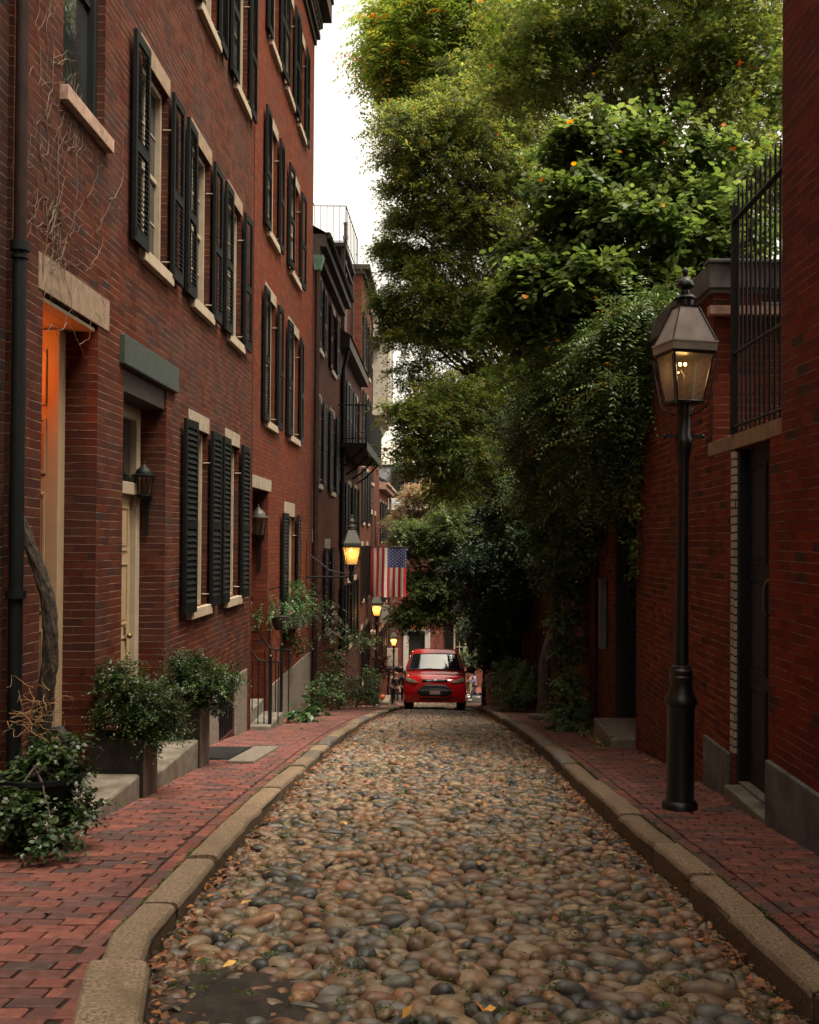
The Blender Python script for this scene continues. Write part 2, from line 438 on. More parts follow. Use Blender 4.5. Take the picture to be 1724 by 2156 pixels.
def window(b, X, s, y0, y1, z0, z1, dp=.1, cols=2, rows=(2, 2), mat=None, sill='sill', lintel='lime', lh=.19, lw=.09, hooks=False, fw=.055):
    mat = mat or M['cream']
    m = MB(); xo, xi = X - s*(dp-.035), X - s*(dp+.04)
    for (a, c, e, g) in ((y0+.002,y0+fw,z0+.002,z1-.002),(y1-fw,y1-.002,z0+.002,z1-.002)): m.box(xo,xi,a,c,e,g)
    m.box(xo,xi,y0+fw,y1-fw,z1-fw,z1-.002); m.box(xo,xi,y0+fw,y1-fw,z0+.002,z0+fw*.8)
    mid = (z0+z1)/2
    xa, xb = X - s*(dp-.005), X - s*(dp+.03)
    m.box(xa,xb,y0+fw,y1-fw,mid-.022,mid+.022)
    for k in range(1, cols):
        yy = y0+fw+(y1-y0-2*fw)*k/cols; m.box(X-s*(dp+.008),xb,yy-.01,yy+.01,z0+fw*.8,mid-.022); m.box(X-s*(dp+.008),xb,yy-.01,yy+.01,mid+.022,z1-fw)
    for (lo, hi, r) in ((z0+fw*.8, mid-.022, rows[0]), (mid+.022, z1-fw, rows[1])):
        for k in range(1, r):
            zz = lo+(hi-lo)*k/r; m.box(X-s*(dp+.01),X-s*(dp+.028),y0+fw,y1-fw,zz-.008,zz+.008)
    if hooks:
        for zz in (z0+.12, z1-.35):
            for yy, dy in ((y0+.01, -.02), (y1-.01, .02)):
                m.tube([(X-s*.05,yy,zz),(X+s*.03,yy,zz),(X+s*.04,yy+dy,zz+.01),(X+s*.04,yy+dy,zz+.05)], .007, 5)
    w = m.build('window', mat, b)
    MB().quad((X-s*(dp+.02),y0+.03,z0+.02),(X-s*(dp+.02),y1-.03,z0+.02),(X-s*(dp+.02),y1-.03,z1-.02),(X-s*(dp+.02),y0+.03,z1-.02)).build('pane', M['glass'], w)
    if sill:
        MB().box(X-s*.1,X+s*.065,y0-.06,y1+.06,z0-.115,z0-.001).build('sill', M[sill], w, bevel=.006)
    if lintel:
        MB().box(X-s*.08,X+s*.006,y0-lw,y1+lw,z1+.001,z1+lh).build('lintel', M[lintel], b, bevel=.004)
    return w

def shutter(b, X, s, y0, y1, z0, z1, pitch=.045, tilt=.0, thick=.035, off=.04, mid=True, open_=.022, mat=None):
    """louvred shutter folded back against the wall"""
    m = MB(); st = .055
    def xx(d, y):   # d outward offset, slight swing about y0
        return X + s*(off + d + tilt*(y-y0))
    def bx(a, c, e, g, d0=0, d1=thick):
        m.hexa([(xx(d0,a),a,e),(xx(d1,a),a,e),(xx(d1,c),c,e),(xx(d0,c),c,e),(xx(d0,a),a,g),(xx(d1,a),a,g),(xx(d1,c),c,g),(xx(d0,c),c,g)])
    bx(y0,y0+st,z0,z1); bx(y1-st,y1,z0,z1)
    bx(y0+st,y1-st,z1-.09,z1); bx(y0+st,y1-st,z0,z0+.12)
    spans = [(z0+.12, z1-.09)]
    if mid:
        zm = z0+(z1-z0)*.46; bx(y0+st,y1-st,zm-.05,zm+.05); spans = [(z0+.12, zm-.05), (zm+.05, z1-.09)]
    for lo, hi in spans:
        n = max(2, int((hi-lo)/pitch))
        for k in range(n):
            z = lo+(hi-lo)*(k+.5)/n; j = random.uniform(-.003, .003)
            a, c = y0+st, y1-st; t = .006; h = (hi-lo)/n*.62 + j
            pts = []
            for y in (a, c):
                pts.append([(xx(.002,y),y,z+h),(xx(thick+.004,y),y,z-h),(xx(thick+.004,y),y,z-h+t),(xx(.002,y),y,z+h+t)])
            q = pts[0]; r = pts[1]
            m.hexa([q[0],q[1],r[1],r[0],q[3],q[2],r[2],r[3]])
    # strap hinges and holdback
    m.box(xx(thick,y0),xx(thick+.006,y0),y0+.02,y0+.06,z0+.05,z0+.11)
    return m.build('shutter', mat or M['shutter'], b)

def shuttered(b, X, s, y0, y1, z0, z1, sw=.45, **k):
    pit = k.pop('pitch', .045); op = k.pop('open_', .022); ov = k.pop('over', .02)
    w = window(b, X, s, y0, y1, z0, z1, hooks=True, **k)
    shutter(b, X, s, y0-sw, y0+ov, z0-.03, z1+.04, pit, open_=op, tilt=random.uniform(-.03,.06))
    shutter(b, X, s, y1-ov, y1+sw, z0-.03, z1+.04, pit, open_=op, tilt=random.uniform(-.03,.06))
    return w

def door(b, X, s, y0, y1, z0, z1, mat, transom=None, panels=((.12,.42),(.47,.72),(.77,.95)), handle='brass', frame=True, fmat=None, fw=.09, glass=False, hy=None):
    """leaf at plane X, outward s"""
    zt = transom if transom else z1
    m = MB()
    if frame:
        m.box(X-s*.02,X+s*.055,y0,y0+fw,z0,z1); m.box(X-s*.02,X+s*.055,y1-fw,y1,z0,z1); m.box(X-s*.02,X+s*.052,y0+fw,y1-fw,z1-fw,z1)
        if transom:
            m.box(X-s*.02,X+s*.065,y0+fw,y1-fw,zt-.03,zt+.09)
        m.build('door_frame', fmat or mat, b, bevel=.005)
    a, c = (y0+fw, y1-fw) if frame else (y0, y1)
    d = MB(); zl = zt-(.03 if frame else 0)
    d.box(X-s*.035,X,a+.004,c-.004,z0,zl)
    w = (c-a)
    for p0, p1 in panels:
        for q0, q1 in ((.1, .46), (.54, .9)):
            ya, yb = a+w*q0, a+w*q1; za, zb = z0+(zl-z0)*p0, z0+(zl-z0)*p1
            t = .018
            d.box(X,X+s*.012,ya,yb,za,za+t); d.box(X,X+s*.012,ya,yb,zb-t,zb)
            d.box(X,X+s*.012,ya,ya+t,za+t,zb-t); d.box(X,X+s*.012,yb-t,yb,za+t,zb-t)
            d.box(X,X+s*.007,ya+.045,yb-.045,za+.05,zb-.05)
    o = d.build('door', mat, b)
    if transom:
        MB().box(X-s*.03,X-s*.01,a,c,zt+.09,z1-(fw if frame else 0)).build('transom_pane', M['glass'], o)
    if handle:
        hz = z0+1.02; y = hy if hy is not None else a+w*.9
        h = MB(); h.blob((X+s*.05,y,hz),.028,10,6).cyl((X,y,hz),(X+s*.05,y,hz),.01); h.box(X,X+s*.006,y-.03,y+.03,hz-.09,hz+.09)
        h.build('handle', M[handle], o, smooth=True)
    return o

def wall_lantern(label, x, y, z, face=(0,-1), s=1.0, matb='iron', matcap='iron', tail=True, group=None):
    """small coach lantern on a wall whose outward direction is face"""
    t = thing('wall_lantern', label, 'lantern', (x, y, z), group)
    fx, fy = face; cx, cy = x+fx*.13*s, y+fy*.13*s
    m = MB(); m.cyl((x,y,z-.02*s),(x+fx*.13*s,y+fy*.13*s,z-.02*s),.013*s); m.cyl((x,y,z-.02*s),(x+fx*.02,y+fy*.02,z-.02*s),.06*s,n=14)
    if tail: m.box(x-.02*s if fx==0 else x, x+.02*s if fx==0 else x+fx*.015, y if fx==0 else y-.02*s, y+fy*.015 if fx==0 else y+.02*s, z-.42*s, z-.05*s)
    m.build('bracket', M[matb], t)
    body = MB(); r0, r1 = .075*s, .1*s
    for k in range(6):
        a = 2*math.pi*k/6
        body.cyl((cx+r0*math.cos(a),cy+r0*math.sin(a),z),(cx+r1*math.cos(a),cy+r1*math.sin(a),z+.2*s),.008*s,n=5)
    body.lathe([(.03*s,z-.045*s),(.06*s,z-.03*s),(r0+.012*s,z-.004*s),(r0+.012*s,z+.008*s)],cx,cy,12)
    body.build('cage', M[matb], t)
    MB().lathe([(r0-.01*s,z+.01*s),(r1-.01*s,z+.19*s)],cx,cy,6).build('glass', M['lampglass'], t)
    MB().lathe([(r1+.03*s,z+.2*s),(r1+.03*s,z+.215*s),(r1-.01*s,z+.225*s),(r1-.012*s,z+.245*s),(.075*s,z+.27*s),(.04*s,z+.3*s),(.015*s,z+.33*s),(.018*s,z+.345*s),(.003,z+.36*s)],cx,cy,20).build('cap', M[matcap], t, smooth=True)
    return t

XL = -2.8
# ---------- dark house at the very left edge
b0 = thing('brick_house', 'dark brick house front left of the black downpipe, cut by the photo edge', 'house', (XL, 3, H(5)), 'houses of the left row')
facade(b0, XL-.03, 1, -26, 6.78, -3.2, 12.5, [], M['brick_d'])

# ---------- near left house
b1 = thing('brick_house', 'nearest left brick house with orange lit doorway and dark green door lintel', 'house', (XL, 11, H(11)), 'houses of the left row')
sh3 = [(11.87,12.83,6.12,7.95),(13.95,14.88,6.12,7.95)]
w2 = [(9.70,10.62,2.68,4.5),(11.66,12.58,2.68,4.5),(13.66,14.56,2.68,4.5)]
wg = [(11.66,12.58,-.80,1.245),(13.64,14.52,-.80,1.245)]
holes = [(7.33,8.52,-1.88,1.72,1.3),(9.22,10.66,-2.0,1.505,.32),(7.66,8.62,3.31,5.4,.16),(9.85,10.78,6.12,7.95)] + sh3 + w2 + wg
holes = [h if len(h) == 5 else (*h, .14) for h in holes] + [(13.3,14.35,-2.62,-1.95,.2)]
facade(b1, XL, 1, 6.79, 15.5, -3.6, 12.0, holes, M['brick_a'])
for (a,c,e,g) in w2[:1]+w2[1:]: shuttered(b1, XL, 1, a, c, e, g, sw=.43, lintel='sandstone', lw=.06, open_=.018)
for (a,c,e,g) in wg: shuttered(b1, XL, 1, a, c, e, g, sw=.43, pitch=.062, open_=.02, lintel='lime', lw=.06)
for (a,c,e,g) in sh3+[(9.85,10.78,6.12,7.95)]: shuttered(b1, XL, 1, a, c, e, g, sw=.43, lintel='sandstone', open_=.018)
window(b1, XL, 1, 7.66, 8.62, 3.31, 5.4, dp=.1, cols=1, rows=(1,1), mat=M['pipe_black'], sill='brownsill', lintel='sandstone', fw=.09)
MB().box(XL-.2,XL+.006,7.24,8.79,1.725,1.985).build('lintel', M['sandstone'], b1, label='long brown sandstone lintel above the lit doorway', bevel=.005)
MB().box(XL-.2,XL+.05,9.09,10.98,1.51,1.775).build('lintel', M['greenstone'], b1, label='dark green stone lintel over the cream door', bevel=.01)
door(b1, XL-1.27, 1, 7.34, 8.36, -1.88, 1.66, M['door_cream'], transom=.62, handle='brass')
m = MB(); m.box(XL-1.28,XL-.26,8.37,8.515,-1.88,1.66)
for z0_, z1_ in ((-1.6,-.75),(-.6,.35),(.5,.95),(1.05,1.5)):
    for x0_, x1_ in ((XL-.62,XL-.36),(XL-1.1,XL-.72)):
        m.box(x0_,x1_,8.358,8.369,z0_,z0_+.02); m.box(x0_,x1_,8.358,8.369,z1_-.02,z1_); m.box(x0_,x0_+.02,8.358,8.369,z0_+.02,z1_-.02); m.box(x1_-.02,x1_,8.358,8.369,z0_+.02,z1_-.02)
m.build('entry_panelling', M['door_cream'], b1, bevel=.003)
m = MB()
for k in range(12): m.box(XL-1.28+k*.105,XL-1.18+k*.105,7.34,8.51,1.672,1.70)
m.build('entry_ceiling', M['door_cream'], b1)
door(b1, XL-.31, 1, 9.23, 10.65, -2.0, 1.30, M['door_cream'], transom=.45, fmat=M['cream'], fw=.13, hy=10.35)
MB().box(XL-.34,XL-.02,9.225,10.655,1.302,1.5).build('door_head', M['wood_dark'], b1)
# foundation granite and cellar opening
for q_ in ((12.75,13.29,-1.97,.02),(14.36,15.22,-1.9,.02),(10.8,12.74,-2.02,.012)): MB().box(XL-.1,XL+q_[3],q_[0],q_[1],-3.4,q_[2]).build('foundation', M['granite'], b1, bevel=.008)
m = MB()
for k in range(9):
    y = 13.36+k*.115; m.box(XL-.03,XL-.012,y,y+.018,-2.62,-1.96)
m.box(XL-.035,XL-.005,13.3,14.35,-2.1,-2.075); m.build('cellar_bars', M['iron'], b1)
# downpipes
m = MB(); m.tube([(XL+.08,6.72,12),(XL+.08,6.72,1.9)], .040, 14)
m.build('downpipe', M['pipe_brown'], b1, smooth=True)
m = MB(); m.tube([(XL+.08,6.72,1.9),(XL+.08,6.72,-1.9)], .046, 14); m.tube([(XL+.08,6.72,1.9),(XL+.08,6.72,1.84)], .062, 14); m.tube([(XL+.08,6.72,1.81),(XL+.08,6.72,1.79)], .056, 14); m.tube([(XL+.08,6.72,-.35),(XL+.08,6.72,-.4)],.064,14)
m.build('downpipe', M['pipe_black'], b1, smooth=True, label='thick black cast iron lower length of the downpipe')
# entry lamp glow
lt = thing('ceiling_lamp', 'amber lamp hanging inside the nearest left doorway', 'lamp', (XL-.78, 7.8, 1.62))
MB().lathe([(.05,1.55),(.07,1.50),(.06,1.42),(.02,1.38)],XL-.78,7.8,16).build('bulb_shade', M['glow_dim'], lt, smooth=True)
MB().lathe([(.01,1.67),(.01,1.58),(.05,1.57),(.05,1.555)],XL-.78,7.8,16).build('ceiling_plate', M['brass'], lt)
def plight(name, loc, power, col=(1,.55,.2), r=.05):
    l = bpy.data.lights.new(name, 'POINT'); l.energy = power; l.color = col; l.shadow_soft_size = r
    o = bpy.data.objects.new(name, l); COL.objects.link(o); o.location = loc; return o
plight('doorway_light', (XL-.78, 7.95, 1.28), 6.5, (1,.12,.003), .05)

wall_lantern('black wall lantern hanging beside the cream door in the near left recess', -2.98, 10.64, .42, (0,-1), .95)

# ---------- second left house
b2 = thing('brick_house', 'tall bright orange brick house with heavy cornice, second on the left', 'house', (XL, 19, H(19)), 'houses of the left row')
g3 = [(16.72,17.62,8.03,9.85),(18.4,19.3,8.03,9.85),(20.05,20.95,8.03,9.85)]
g2 = [(16.65,17.6,4.93,6.72),(19.15,20.35,4.95,6.72)]
g1 = [(16.62,17.55,1.87,3.88),(19.15,20.4,1.9,3.88)]
gg = [(18.7,20.15,-1.4,.40)]
holes = [(*h, .14) for h in g3+g2+g1+gg] + [(15.55,17.0,-2.85,.75,.8)]
facade(b2, XL+.01, 1, 15.52, 22.6, -4.4, 10.7, holes, M['brick_b'])
for h in g3: shuttered(b2, XL+.01, 1, *h, sw=.44, lintel='lime', open_=.018)
for h in g2+g1: shuttered(b2, XL+.01, 1, *h, sw=.45, lintel='lime', open_=.018)
shuttered(b2, XL+.01, 1, *gg[0], sw=.45, lintel='lime', lh=.26, pitch=.06, lw=-.05)
MB().box(XL-.2,XL+.02,15.53,17.25,.755,.945).build('lintel', M['lime'], b2, bevel=.005)
door(b2, XL-.78, 1, 15.56, 16.99, -2.6, .74, M['green_door'], transom=-.1)
m = MB(); m.box(XL-.1,XL+.03,17.15,22.6,-4.4,-2.45); m.build('foundation', M['granite'], b2, bevel=.01)
m = MB()
m.box(XL-.2,XL+.06,15.52,22.62,10.72,10.86); m.box(XL-.2,XL+.13,15.52,22.66,10.862,10.98)
m.box(XL-.2,XL+.18,15.52,22.7,11.12,11.3); m.box(XL-.2,XL+.36,15.5,22.8,11.302,11.72); m.box(XL-5,XL+.4,15.5,22.84,11.722,11.8)
for k in range(28): m.box(XL,XL+.16,15.6+k*.25,15.72+k*.25,10.985,11.118)
m.build('cornice', M['wood_dark'], b2)
st = thing('stone_step', 'worn granite landing with iron railings before the second left door', 'step', (-2.6,16.3,H(16)))
m = MB(); m.box(-3.5,-2.5,15.6,16.95,-3.1,-2.80); m.build('slab', M['step'], st, bevel=.015)
m = MB(); m.box(-3.5,-2.815,15.6,16.95,-2.798,-2.60); m.build('riser', M['step'], st, bevel=.01)
def railing(label, y, zb, zt, xo=-2.53, xi=-3.0):
    t = thing('iron_railing', label, 'railing', (xo, y, zb), 'iron railings at the second left door')
    m = MB(); m.box(xo-.025,xo+.025,y-.025,y+.025,zb,zt+.02); m.blob((xo,y,zt+.07),.035,10,7); m.cyl((xo,y,zt+.0),(xo,y,zt+.05),.02); m.build('newel_post', M['lampiron'], t, smooth=True)
    m = MB(); m.tube([(xo+.16,y,zt-.005),(xo+.1,y,zt+.0),(xo,y,zt),(xo-.12,y,zt),(xo-.2,y,zt+.03),(xo-.3,y,zt+.18),(xo-.42,y,zt+.42)], .016, 8); m.build('handrail', M['iron'], t, smooth=True)
    for dx in (.12,-.09,-.18,-.27): MB().cyl((xo+dx,y,zb+(0 if dx>-.25 else .2)),(xo+dx,y,zt),.009,n=6).build('baluster', M['iron'], t)
    return t
railing('nearer iron railing with ball newel on the granite landing', 15.75, -2.8, -1.86)
railing('farther iron railing with thicker newel behind the first', 16.85, -2.8, -1.80)
wall_lantern('pale capped glass lantern in the dark second left doorway', XL-.12, 16.98, .05, (0,-1), 1.35, matcap='hood2')

# ---------- third left house
b3 = thing('brick_house', 'low brick house with pale mortar and long dark eave, third on the left', 'house', (XL, 25.6, H(25.6)), 'houses of the left row')
r2 = [(23.65,24.55,4.35,5.85),(26.5,27.6,4.3,5.85)]
r1 = [(23.65,24.55,1.25,3.15),(26.5,27.6,1.2,3.15)]
r0 = [(25.6,26.7,-2.3,-.28)]
facade(b3, XL, 1, 22.62, 28.9, -5.4, 6.5, [(*h,.14) for h in r2+r1+r0]+[(22.95,23.9,-3.9,-.1,.4)], M['brick_c'])
for h in r2+r1: shuttered(b3, XL, 1, *h, sw=.5, lintel='lime', pitch=.07, open_=.025)
shuttered(b3, XL, 1, *r0[0], sw=.5, lintel='lime', lh=.27, pitch=.07, open_=.025)
MB().box(XL-.1,XL+.01,22.85,24.0,-.095,.2).build('lintel', M['lime'], b3)
door(b3, XL-.38, 1, 22.96, 23.89, -3.9, -.11, M['green_door'], transom=-1.2)
m = MB(); m.box(XL-.1,XL+.3,22.65,28.9,6.35,6.62); m.box(XL-.1,XL+.16,22.65,28.9,6.15,6.348)
m.quad((XL+.34,22.62,6.622),(XL+.34,28.9,6.622),(XL-3,28.9,8.4),(XL-3,22.62,8.4)); m.quad((XL-3,22.62,8.4),(XL-3,28.9,8.4),(XL-5,28.9,6.6),(XL-5,22.62,6.6))
m.build('roof', M['wood_dark'], b3)
m = MB(); m.tube([(XL+.34,22.66,6.6),(XL+.34,28.9,6.6)],.07,8); m.build('gutter', M['pipe_brown'], b3, smooth=True)
m = MB(); m.tube([(XL+.1,22.75,5.9),(XL+.1,22.75,-3.7)],.06,10); m.build('downpipe', M['pipe_brown'], b3, smooth=True)
m = MB(); m.hexa([(XL+.03,22.68,5.85),(XL+.17,22.68,5.85),(XL+.17,22.82,5.85),(XL+.03,22.82,5.85),(XL,22.6,6.15),(XL+.24,22.6,6.15),(XL+.24,22.9,6.15),(XL,22.9,6.15)]); m.build('leader_head', M['copper'], b3)

# ---------- fourth: dark house with iron balcony
b4 = thing('brick_house', 'dark brick house carrying the black iron balcony on the left', 'house', (XL, 32.7, H(32.7)), 'houses of the left row')
q = []
for y in (29.7,32.1,34.5): q += [(y,y+.95,2.68,4.6),(y,y+.95,-.3,1.6),(y,y+.95,-3.3,-1.4)]
facade(b4, XL-.01, 1, 28.92, 36.6, -6.6, 5.5, [(*h,.14) for h in q], M['brick_d'])
for h in q: shuttered(b4, XL-.01, 1, *h, sw=.48, lintel='lime', pitch=.09, open_=.03)
m = MB(); m.box(XL-.1,XL+.28,28.9,36.6,5.3,5.6); m.quad((XL+.32,28.9,5.62),(XL+.32,36.6,5.62),(XL-3,36.6,7.9),(XL-3,28.9,7.9)); m.quad((XL+.28,28.9,5.6),(XL-3,28.9,5.6),(XL-3,28.9,7.9),(XL+.32,28.9,5.62))
m.quad((XL-3,28.9,7.9),(XL-3,36.6,7.9),(XL-5,36.6,5.6),(XL-5,28.9,5.6)); m.build('roof', M['wood_dark'], b4)
m = MB(); m.tube([(XL+.25,29.0,5.3),(XL+.1,29.0,4.7),(XL+.1,29.0,-5)],.06,8); m.build('downpipe', M['pipe_black'], b4, smooth=True)
bal = thing('iron_balcony', 'black iron balcony with solid underside high on the dark left house', 'balcony', (XL,32,2.64))
m = MB(); m.box(XL,-2.03,28.6,36.0,2.5,2.62); 
for k in range(4): m.tube([(XL,28.8+k*2.3,1.9),(-2.5,28.8+k*2.3,2.1),(-2.12,28.8+k*2.3,2.5)],.03,5)
m.box(-2.06,-2.0,28.6,36.0,2.42,2.66); m.build('platform', M['iron'], bal)
m = MB(); m.tube([(XL,28.6,3.66),(-2.03,28.6,3.66),(-2.03,36,3.66),(XL,36,3.66)],.022,6); m.tube([(XL,28.6,2.74),(-2.03,28.6,2.74),(-2.03,36,2.74)],.015,5)
for k in range(9): m.cyl((XL+.06+k*.085,28.6,2.6),(XL+.06+k*.085,28.6,3.66),.008,n=4)
for k in range(75): m.cyl((-2.03,28.65+k*.098,2.6),(-2.03,28.65+k*.098,3.66),.014,n=4)
m.build('railing', M['iron'], bal)

# roof deck and stair
rd = thing('roof_deck', 'thin iron roof deck railing standing against the white sky', 'railing', (-3.2,30,8.4))
m = MB(); m.box(-4.4,-2.72,29.6,33.0,8.30,8.42); m.box(-4.2,-2.75,29.7,32.5,7.9,7.97); m.box(-4.2,-2.75,29.8,32.4,7.5,7.56)
for x, y in ((-2.8,29.7),(-4.2,29.7),(-2.8,32.8)): m.box(x-.05,x+.05,y-.05,y+.05,5.7,8.3)
m.build('platform', M['wood_dark'], rd)
m = MB()
for z in (9.45, 8.45): m.tube([(-4.6,26.0,z+1.6),(-3.62,29.6,z+.0),(-2.72,29.6,z),(-2.66,33,z)], .016, 5)
for k in range(6): m.cyl((-3.62+k*.18,29.6,8.42),(-3.62+k*.18,29.6,9.45),.008,n=4)
for k in range(9): m.cyl((-2.72+k*.007,29.6+k*.42,8.42),(-2.72+k*.007,29.6+k*.42,9.45),.016 if k in (0,8) else .009,n=4)
for k in range(10):
    t = k/10; m.cyl((-4.6+.98*t,26+3.6*t,10.05-1.6*t),(-4.6+.98*t,26+3.6*t,11.05-1.6*t),.009,n=4)
m.build('railing', M['iron'], rd)
vp = thing('vent_pipe', 'tall pale vent pipe rising beside the roof deck', 'pipe', (-2.85,31,5.8))
m = MB(); m.tube([(-2.86,31,4.9),(-2.86,31,9.35)],.055,10); m.tube([(-2.86,31,8.9),(-2.86,31,9.0)],.08,10); m.tube([(-2.86,31,9.35),(-2.86,31,9.4)],.07,10); m.build('shaft', plain('pipe_mauve',(.16,.13,.14),.6), vp, smooth=True)

# ---------- fifth: tall house with party wall, then the rest of the row
b5 = thing('brick_house', 'tall brick house whose toothed gable end rises above its neighbours', 'house', (XL, 39, H(39)), 'houses of the left row')
q = []
for y in (37.4,40.0):
    for z in (6.2,3.4,.6,-2.2,-5.2): q.append((y,y+.9,z,z+1.9))
facade(b5, XL+.01, 1, 36.62, 42, -7.5, 9.3, [(*h,.14) for h in q], M['brick_c'])
for h in q: shuttered(b5, XL+.01, 1, *h, sw=.45, lintel='lime', pitch=.1, open_=.03)
m = MB(); m.box(XL-5,XL+.12,36.55,42.05,9.3,9.45); m.box(XL-5,XL+.3,36.5,42.1,9.452,9.62); m.build('cornice', M['wood_dark'], b5)
m = MB()
for k in range(44): m.box(XL-1.2,XL-1.05 if k%2 else XL-.98,36.6,36.66,5.0+k*.095,5.05+k*.095)
m.build('toothed_bricks', M['brick_d'], b5)
b6 = thing('brick_house', 'narrow dark brick house tucked beyond the tall gable', 'house', (XL, 43, H(43)), 'houses of the left row')
q = [(42.8,43.7,z,z+1.8) for z in (5.2,2.3,-.8,-3.8)]
facade(b6, XL, 1, 42.12, 44.5, -8.3, 7.9, [(*h,.14) for h in q], M['brick_d'])
for h in q: window(b6, XL, 1, *h)
m = MB(); m.box(XL-4,XL+.3,42.1,44.5,7.9,8.15); m.build('cornice', M['wood_dark'], b6)
b7 = thing('oriel_house', 'pale boarded house front with square oriel high on the left', 'house', (XL, 46, H(46)), 'houses of the left row')
facade(b7, XL, 1, 44.52, 48.3, -8.6, 9.6, [(45,46,-1,1,.14),(45,46,-4,-2,.14)], M['brick_c'])
window(b7, XL, 1, 45, 46, -1, 1); window(b7, XL, 1, 45, 46, -4, -2)
m = MB(); m.box(XL,-2.2,43.2,47.4,5.35,9.5); m.box(XL,-2.08,43.1,47.5,5.1,5.34); m.box(XL,-2.3,43.3,47.3,4.9,5.09); m.box(XL,-2.08,43.1,47.5,9.5,9.7)
for k in range(4): m.box(-2.2,-2.16,43.2+k*1.36,43.32+k*1.36,5.36,9.49)
m.hexa([(XL,44.9,4.4),(XL+.02,44.9,4.4),(XL+.02,47.9,4.4),(XL,47.9,4.4),(XL,44.7,4.9),(-2.5,44.7,4.9),(-2.5,48,4.9),(XL,48,4.9)]); m.build('oriel', M['paleboard'], b7)
m = MB(); m.box(-2.2,-2.18,44.9,45.8,6.2,8.6); m.build('oriel_window', M['glass'], b7)
b8 = thing('brick_house', 'last low brick house of the left row with sloping eave', 'house', (XL, 53, H(53)), 'houses of the left row')
q = []
for y in (49.2,51.6,54): q += [(y,y+.9,-.1,1.7),(y,y+.9,-3.2,-1.3),(y,y+.9,-6.4,-4.4)]
facade(b8, XL, 1, 48.32, 57, -10, 2.4, [(*h,.14) for h in q], M['brick_b'])
for h in q: shuttered(b8, XL, 1, *h, sw=.45, lintel='lime', pitch=.12, open_=.035)
m = MB(); m.box(XL-.1,XL+.3,48.3,57.2,2.3,2.5); m.box(XL-.1,XL+.42,48.3,57.2,2.502,2.62); m.quad((XL+.42,48.3,2.63),(XL+.42,57.2,2.63),(XL-3,57.2,4.6),(XL-3,48.3,4.6)); m.build('roof', plain('pink_eave',(.35,.2,.15),.7), b8)
m = MB(); m.tube([(XL+.12,56.6,2.3),(XL+.12,56.6,-8.8)],.07,8); m.build('downpipe', M['wood_dark'], b8)

# ---------- cross-street houses closing the view
eh = thing('brick_house', 'pinkish brick house closing the far end, black door and fanlight', 'house', (0,64,H(64)))
m = MB()
zb, zt = -10, 1.6
def pz(x, y): return ((x-925)/F*64, (1135-y)/F*64)
dx0, dz1 = pz(862,1330); dx1, _ = pz(896,1330); wx0, wz1 = pz(957,1313); wx1, wz0 = pz(1004,1378)
holesE = [(dx0,dx1,-9.2,dz1),(dx0,dx1,dz1+.12,dz1+.62),(wx0,wx1,wz0,wz1)]
for cx in (-2.2, .3, 2.4, 4.6): holesE.append((cx,cx+1.0,-3.2,-1.2))
for cx in (-2.4, .3, 2.4, 4.6): holesE.append((cx,cx+1.0,-.4,1.0) if cx > 0 else (cx-.35,cx+.7,-1.0+.3,.75))
holesE = holesE[:3]+[h for h in holesE[3:] if not (h[0] < -1.4 and h[3] < -1)]
xs = sorted({-12, 14, *[h[0] for h in holesE], *[h[1] for h in holesE]}); zs = sorted({zb, zt, *[h[2] for h in holesE], *[h[3] for h in holesE]})
for a, c in zip(xs, xs[1:]):
    for e, g in zip(zs, zs[1:]):
        if any(h[0] < (a+c)/2 < h[1] and h[2] < (e+g)/2 < h[3] for h in holesE): continue
        m.quad((a,64,e),(c,64,e),(c,64,g),(a,64,g))
for h in holesE:
    a, c, e, g = h
    m.quad((a,64,e),(a,64.2,e),(a,64.2,g),(a,64,g)); m.quad((c,64,e),(c,64.2,e),(c,64.2,g),(c,64,g)); m.quad((a,64,g),(c,64,g),(c,64.2,g),(a,64.2,g)); m.quad((a,64,e),(c,64,e),(c,64.2,e),(a,64.2,e))
m.quad((-12,64,zb),(-12,72,zb),(-12,72,zt),(-12,64,zt)); m.quad((14,64,zb),(14,72,zb),(14,72,zt),(14,64,zt))
m.build('wall', M['brick_end'], eh)
m = MB(); m.box(-12,14,63.75,64.1,1.6,1.78); m.box(-12,14,63.85,64.02,1.3,1.42)
for k in range(100): m.box(-12+k*.26,-11.87+k*.26,63.9,64.0,1.42,1.598)
m.build('cornice', M['wood_dark'], eh)
m = MB(); m.quad((-12,63.75,1.79),(14,63.75,1.79),(14,66,2.55),(-12,66,2.55))
for k in range(50): m.box(-12+k*.52,-11.97+k*.52,63.8,65.9,1.8,1.81)
for k in range(5): m.hexa([(-12,64+k*.4,1.9+k*.135),(14,64+k*.4,1.9+k*.135),(14,64.04+k*.4,1.9+k*.135),(-12,64.04+k*.4,1.9+k*.135),(-12,64+k*.4,1.96+k*.135),(14,64+k*.4,1.96+k*.135),(14,64.04+k*.4,1.96+k*.135),(-12,64.04+k*.4,1.96+k*.135)])
m.build('metal_roof', M['roofmetal'], eh)
m = MB(); m.box(dx0+.02,dx1-.02,64.12,64.18,-9.0,dz1-.01); o = m.build('door', M['green_door'], eh)
m = MB(); m.blob(((dx0+dx1)/2+.3,64.08,-7.2),.05,8,6); m.build('handle', M['brass'], o)
m = MB(); m.box(dx0-.32,dx0-.005,63.86,64.02,-9,dz1+.02); m.box(dx1+.005,dx1+.32,63.86,64.02,-9,dz1+.02); m.box(dx0-.34,dx1+.34,63.84,64.03,dz1+.022,dz1+.118); m.build('door_surround', M['whitepaint'], eh)
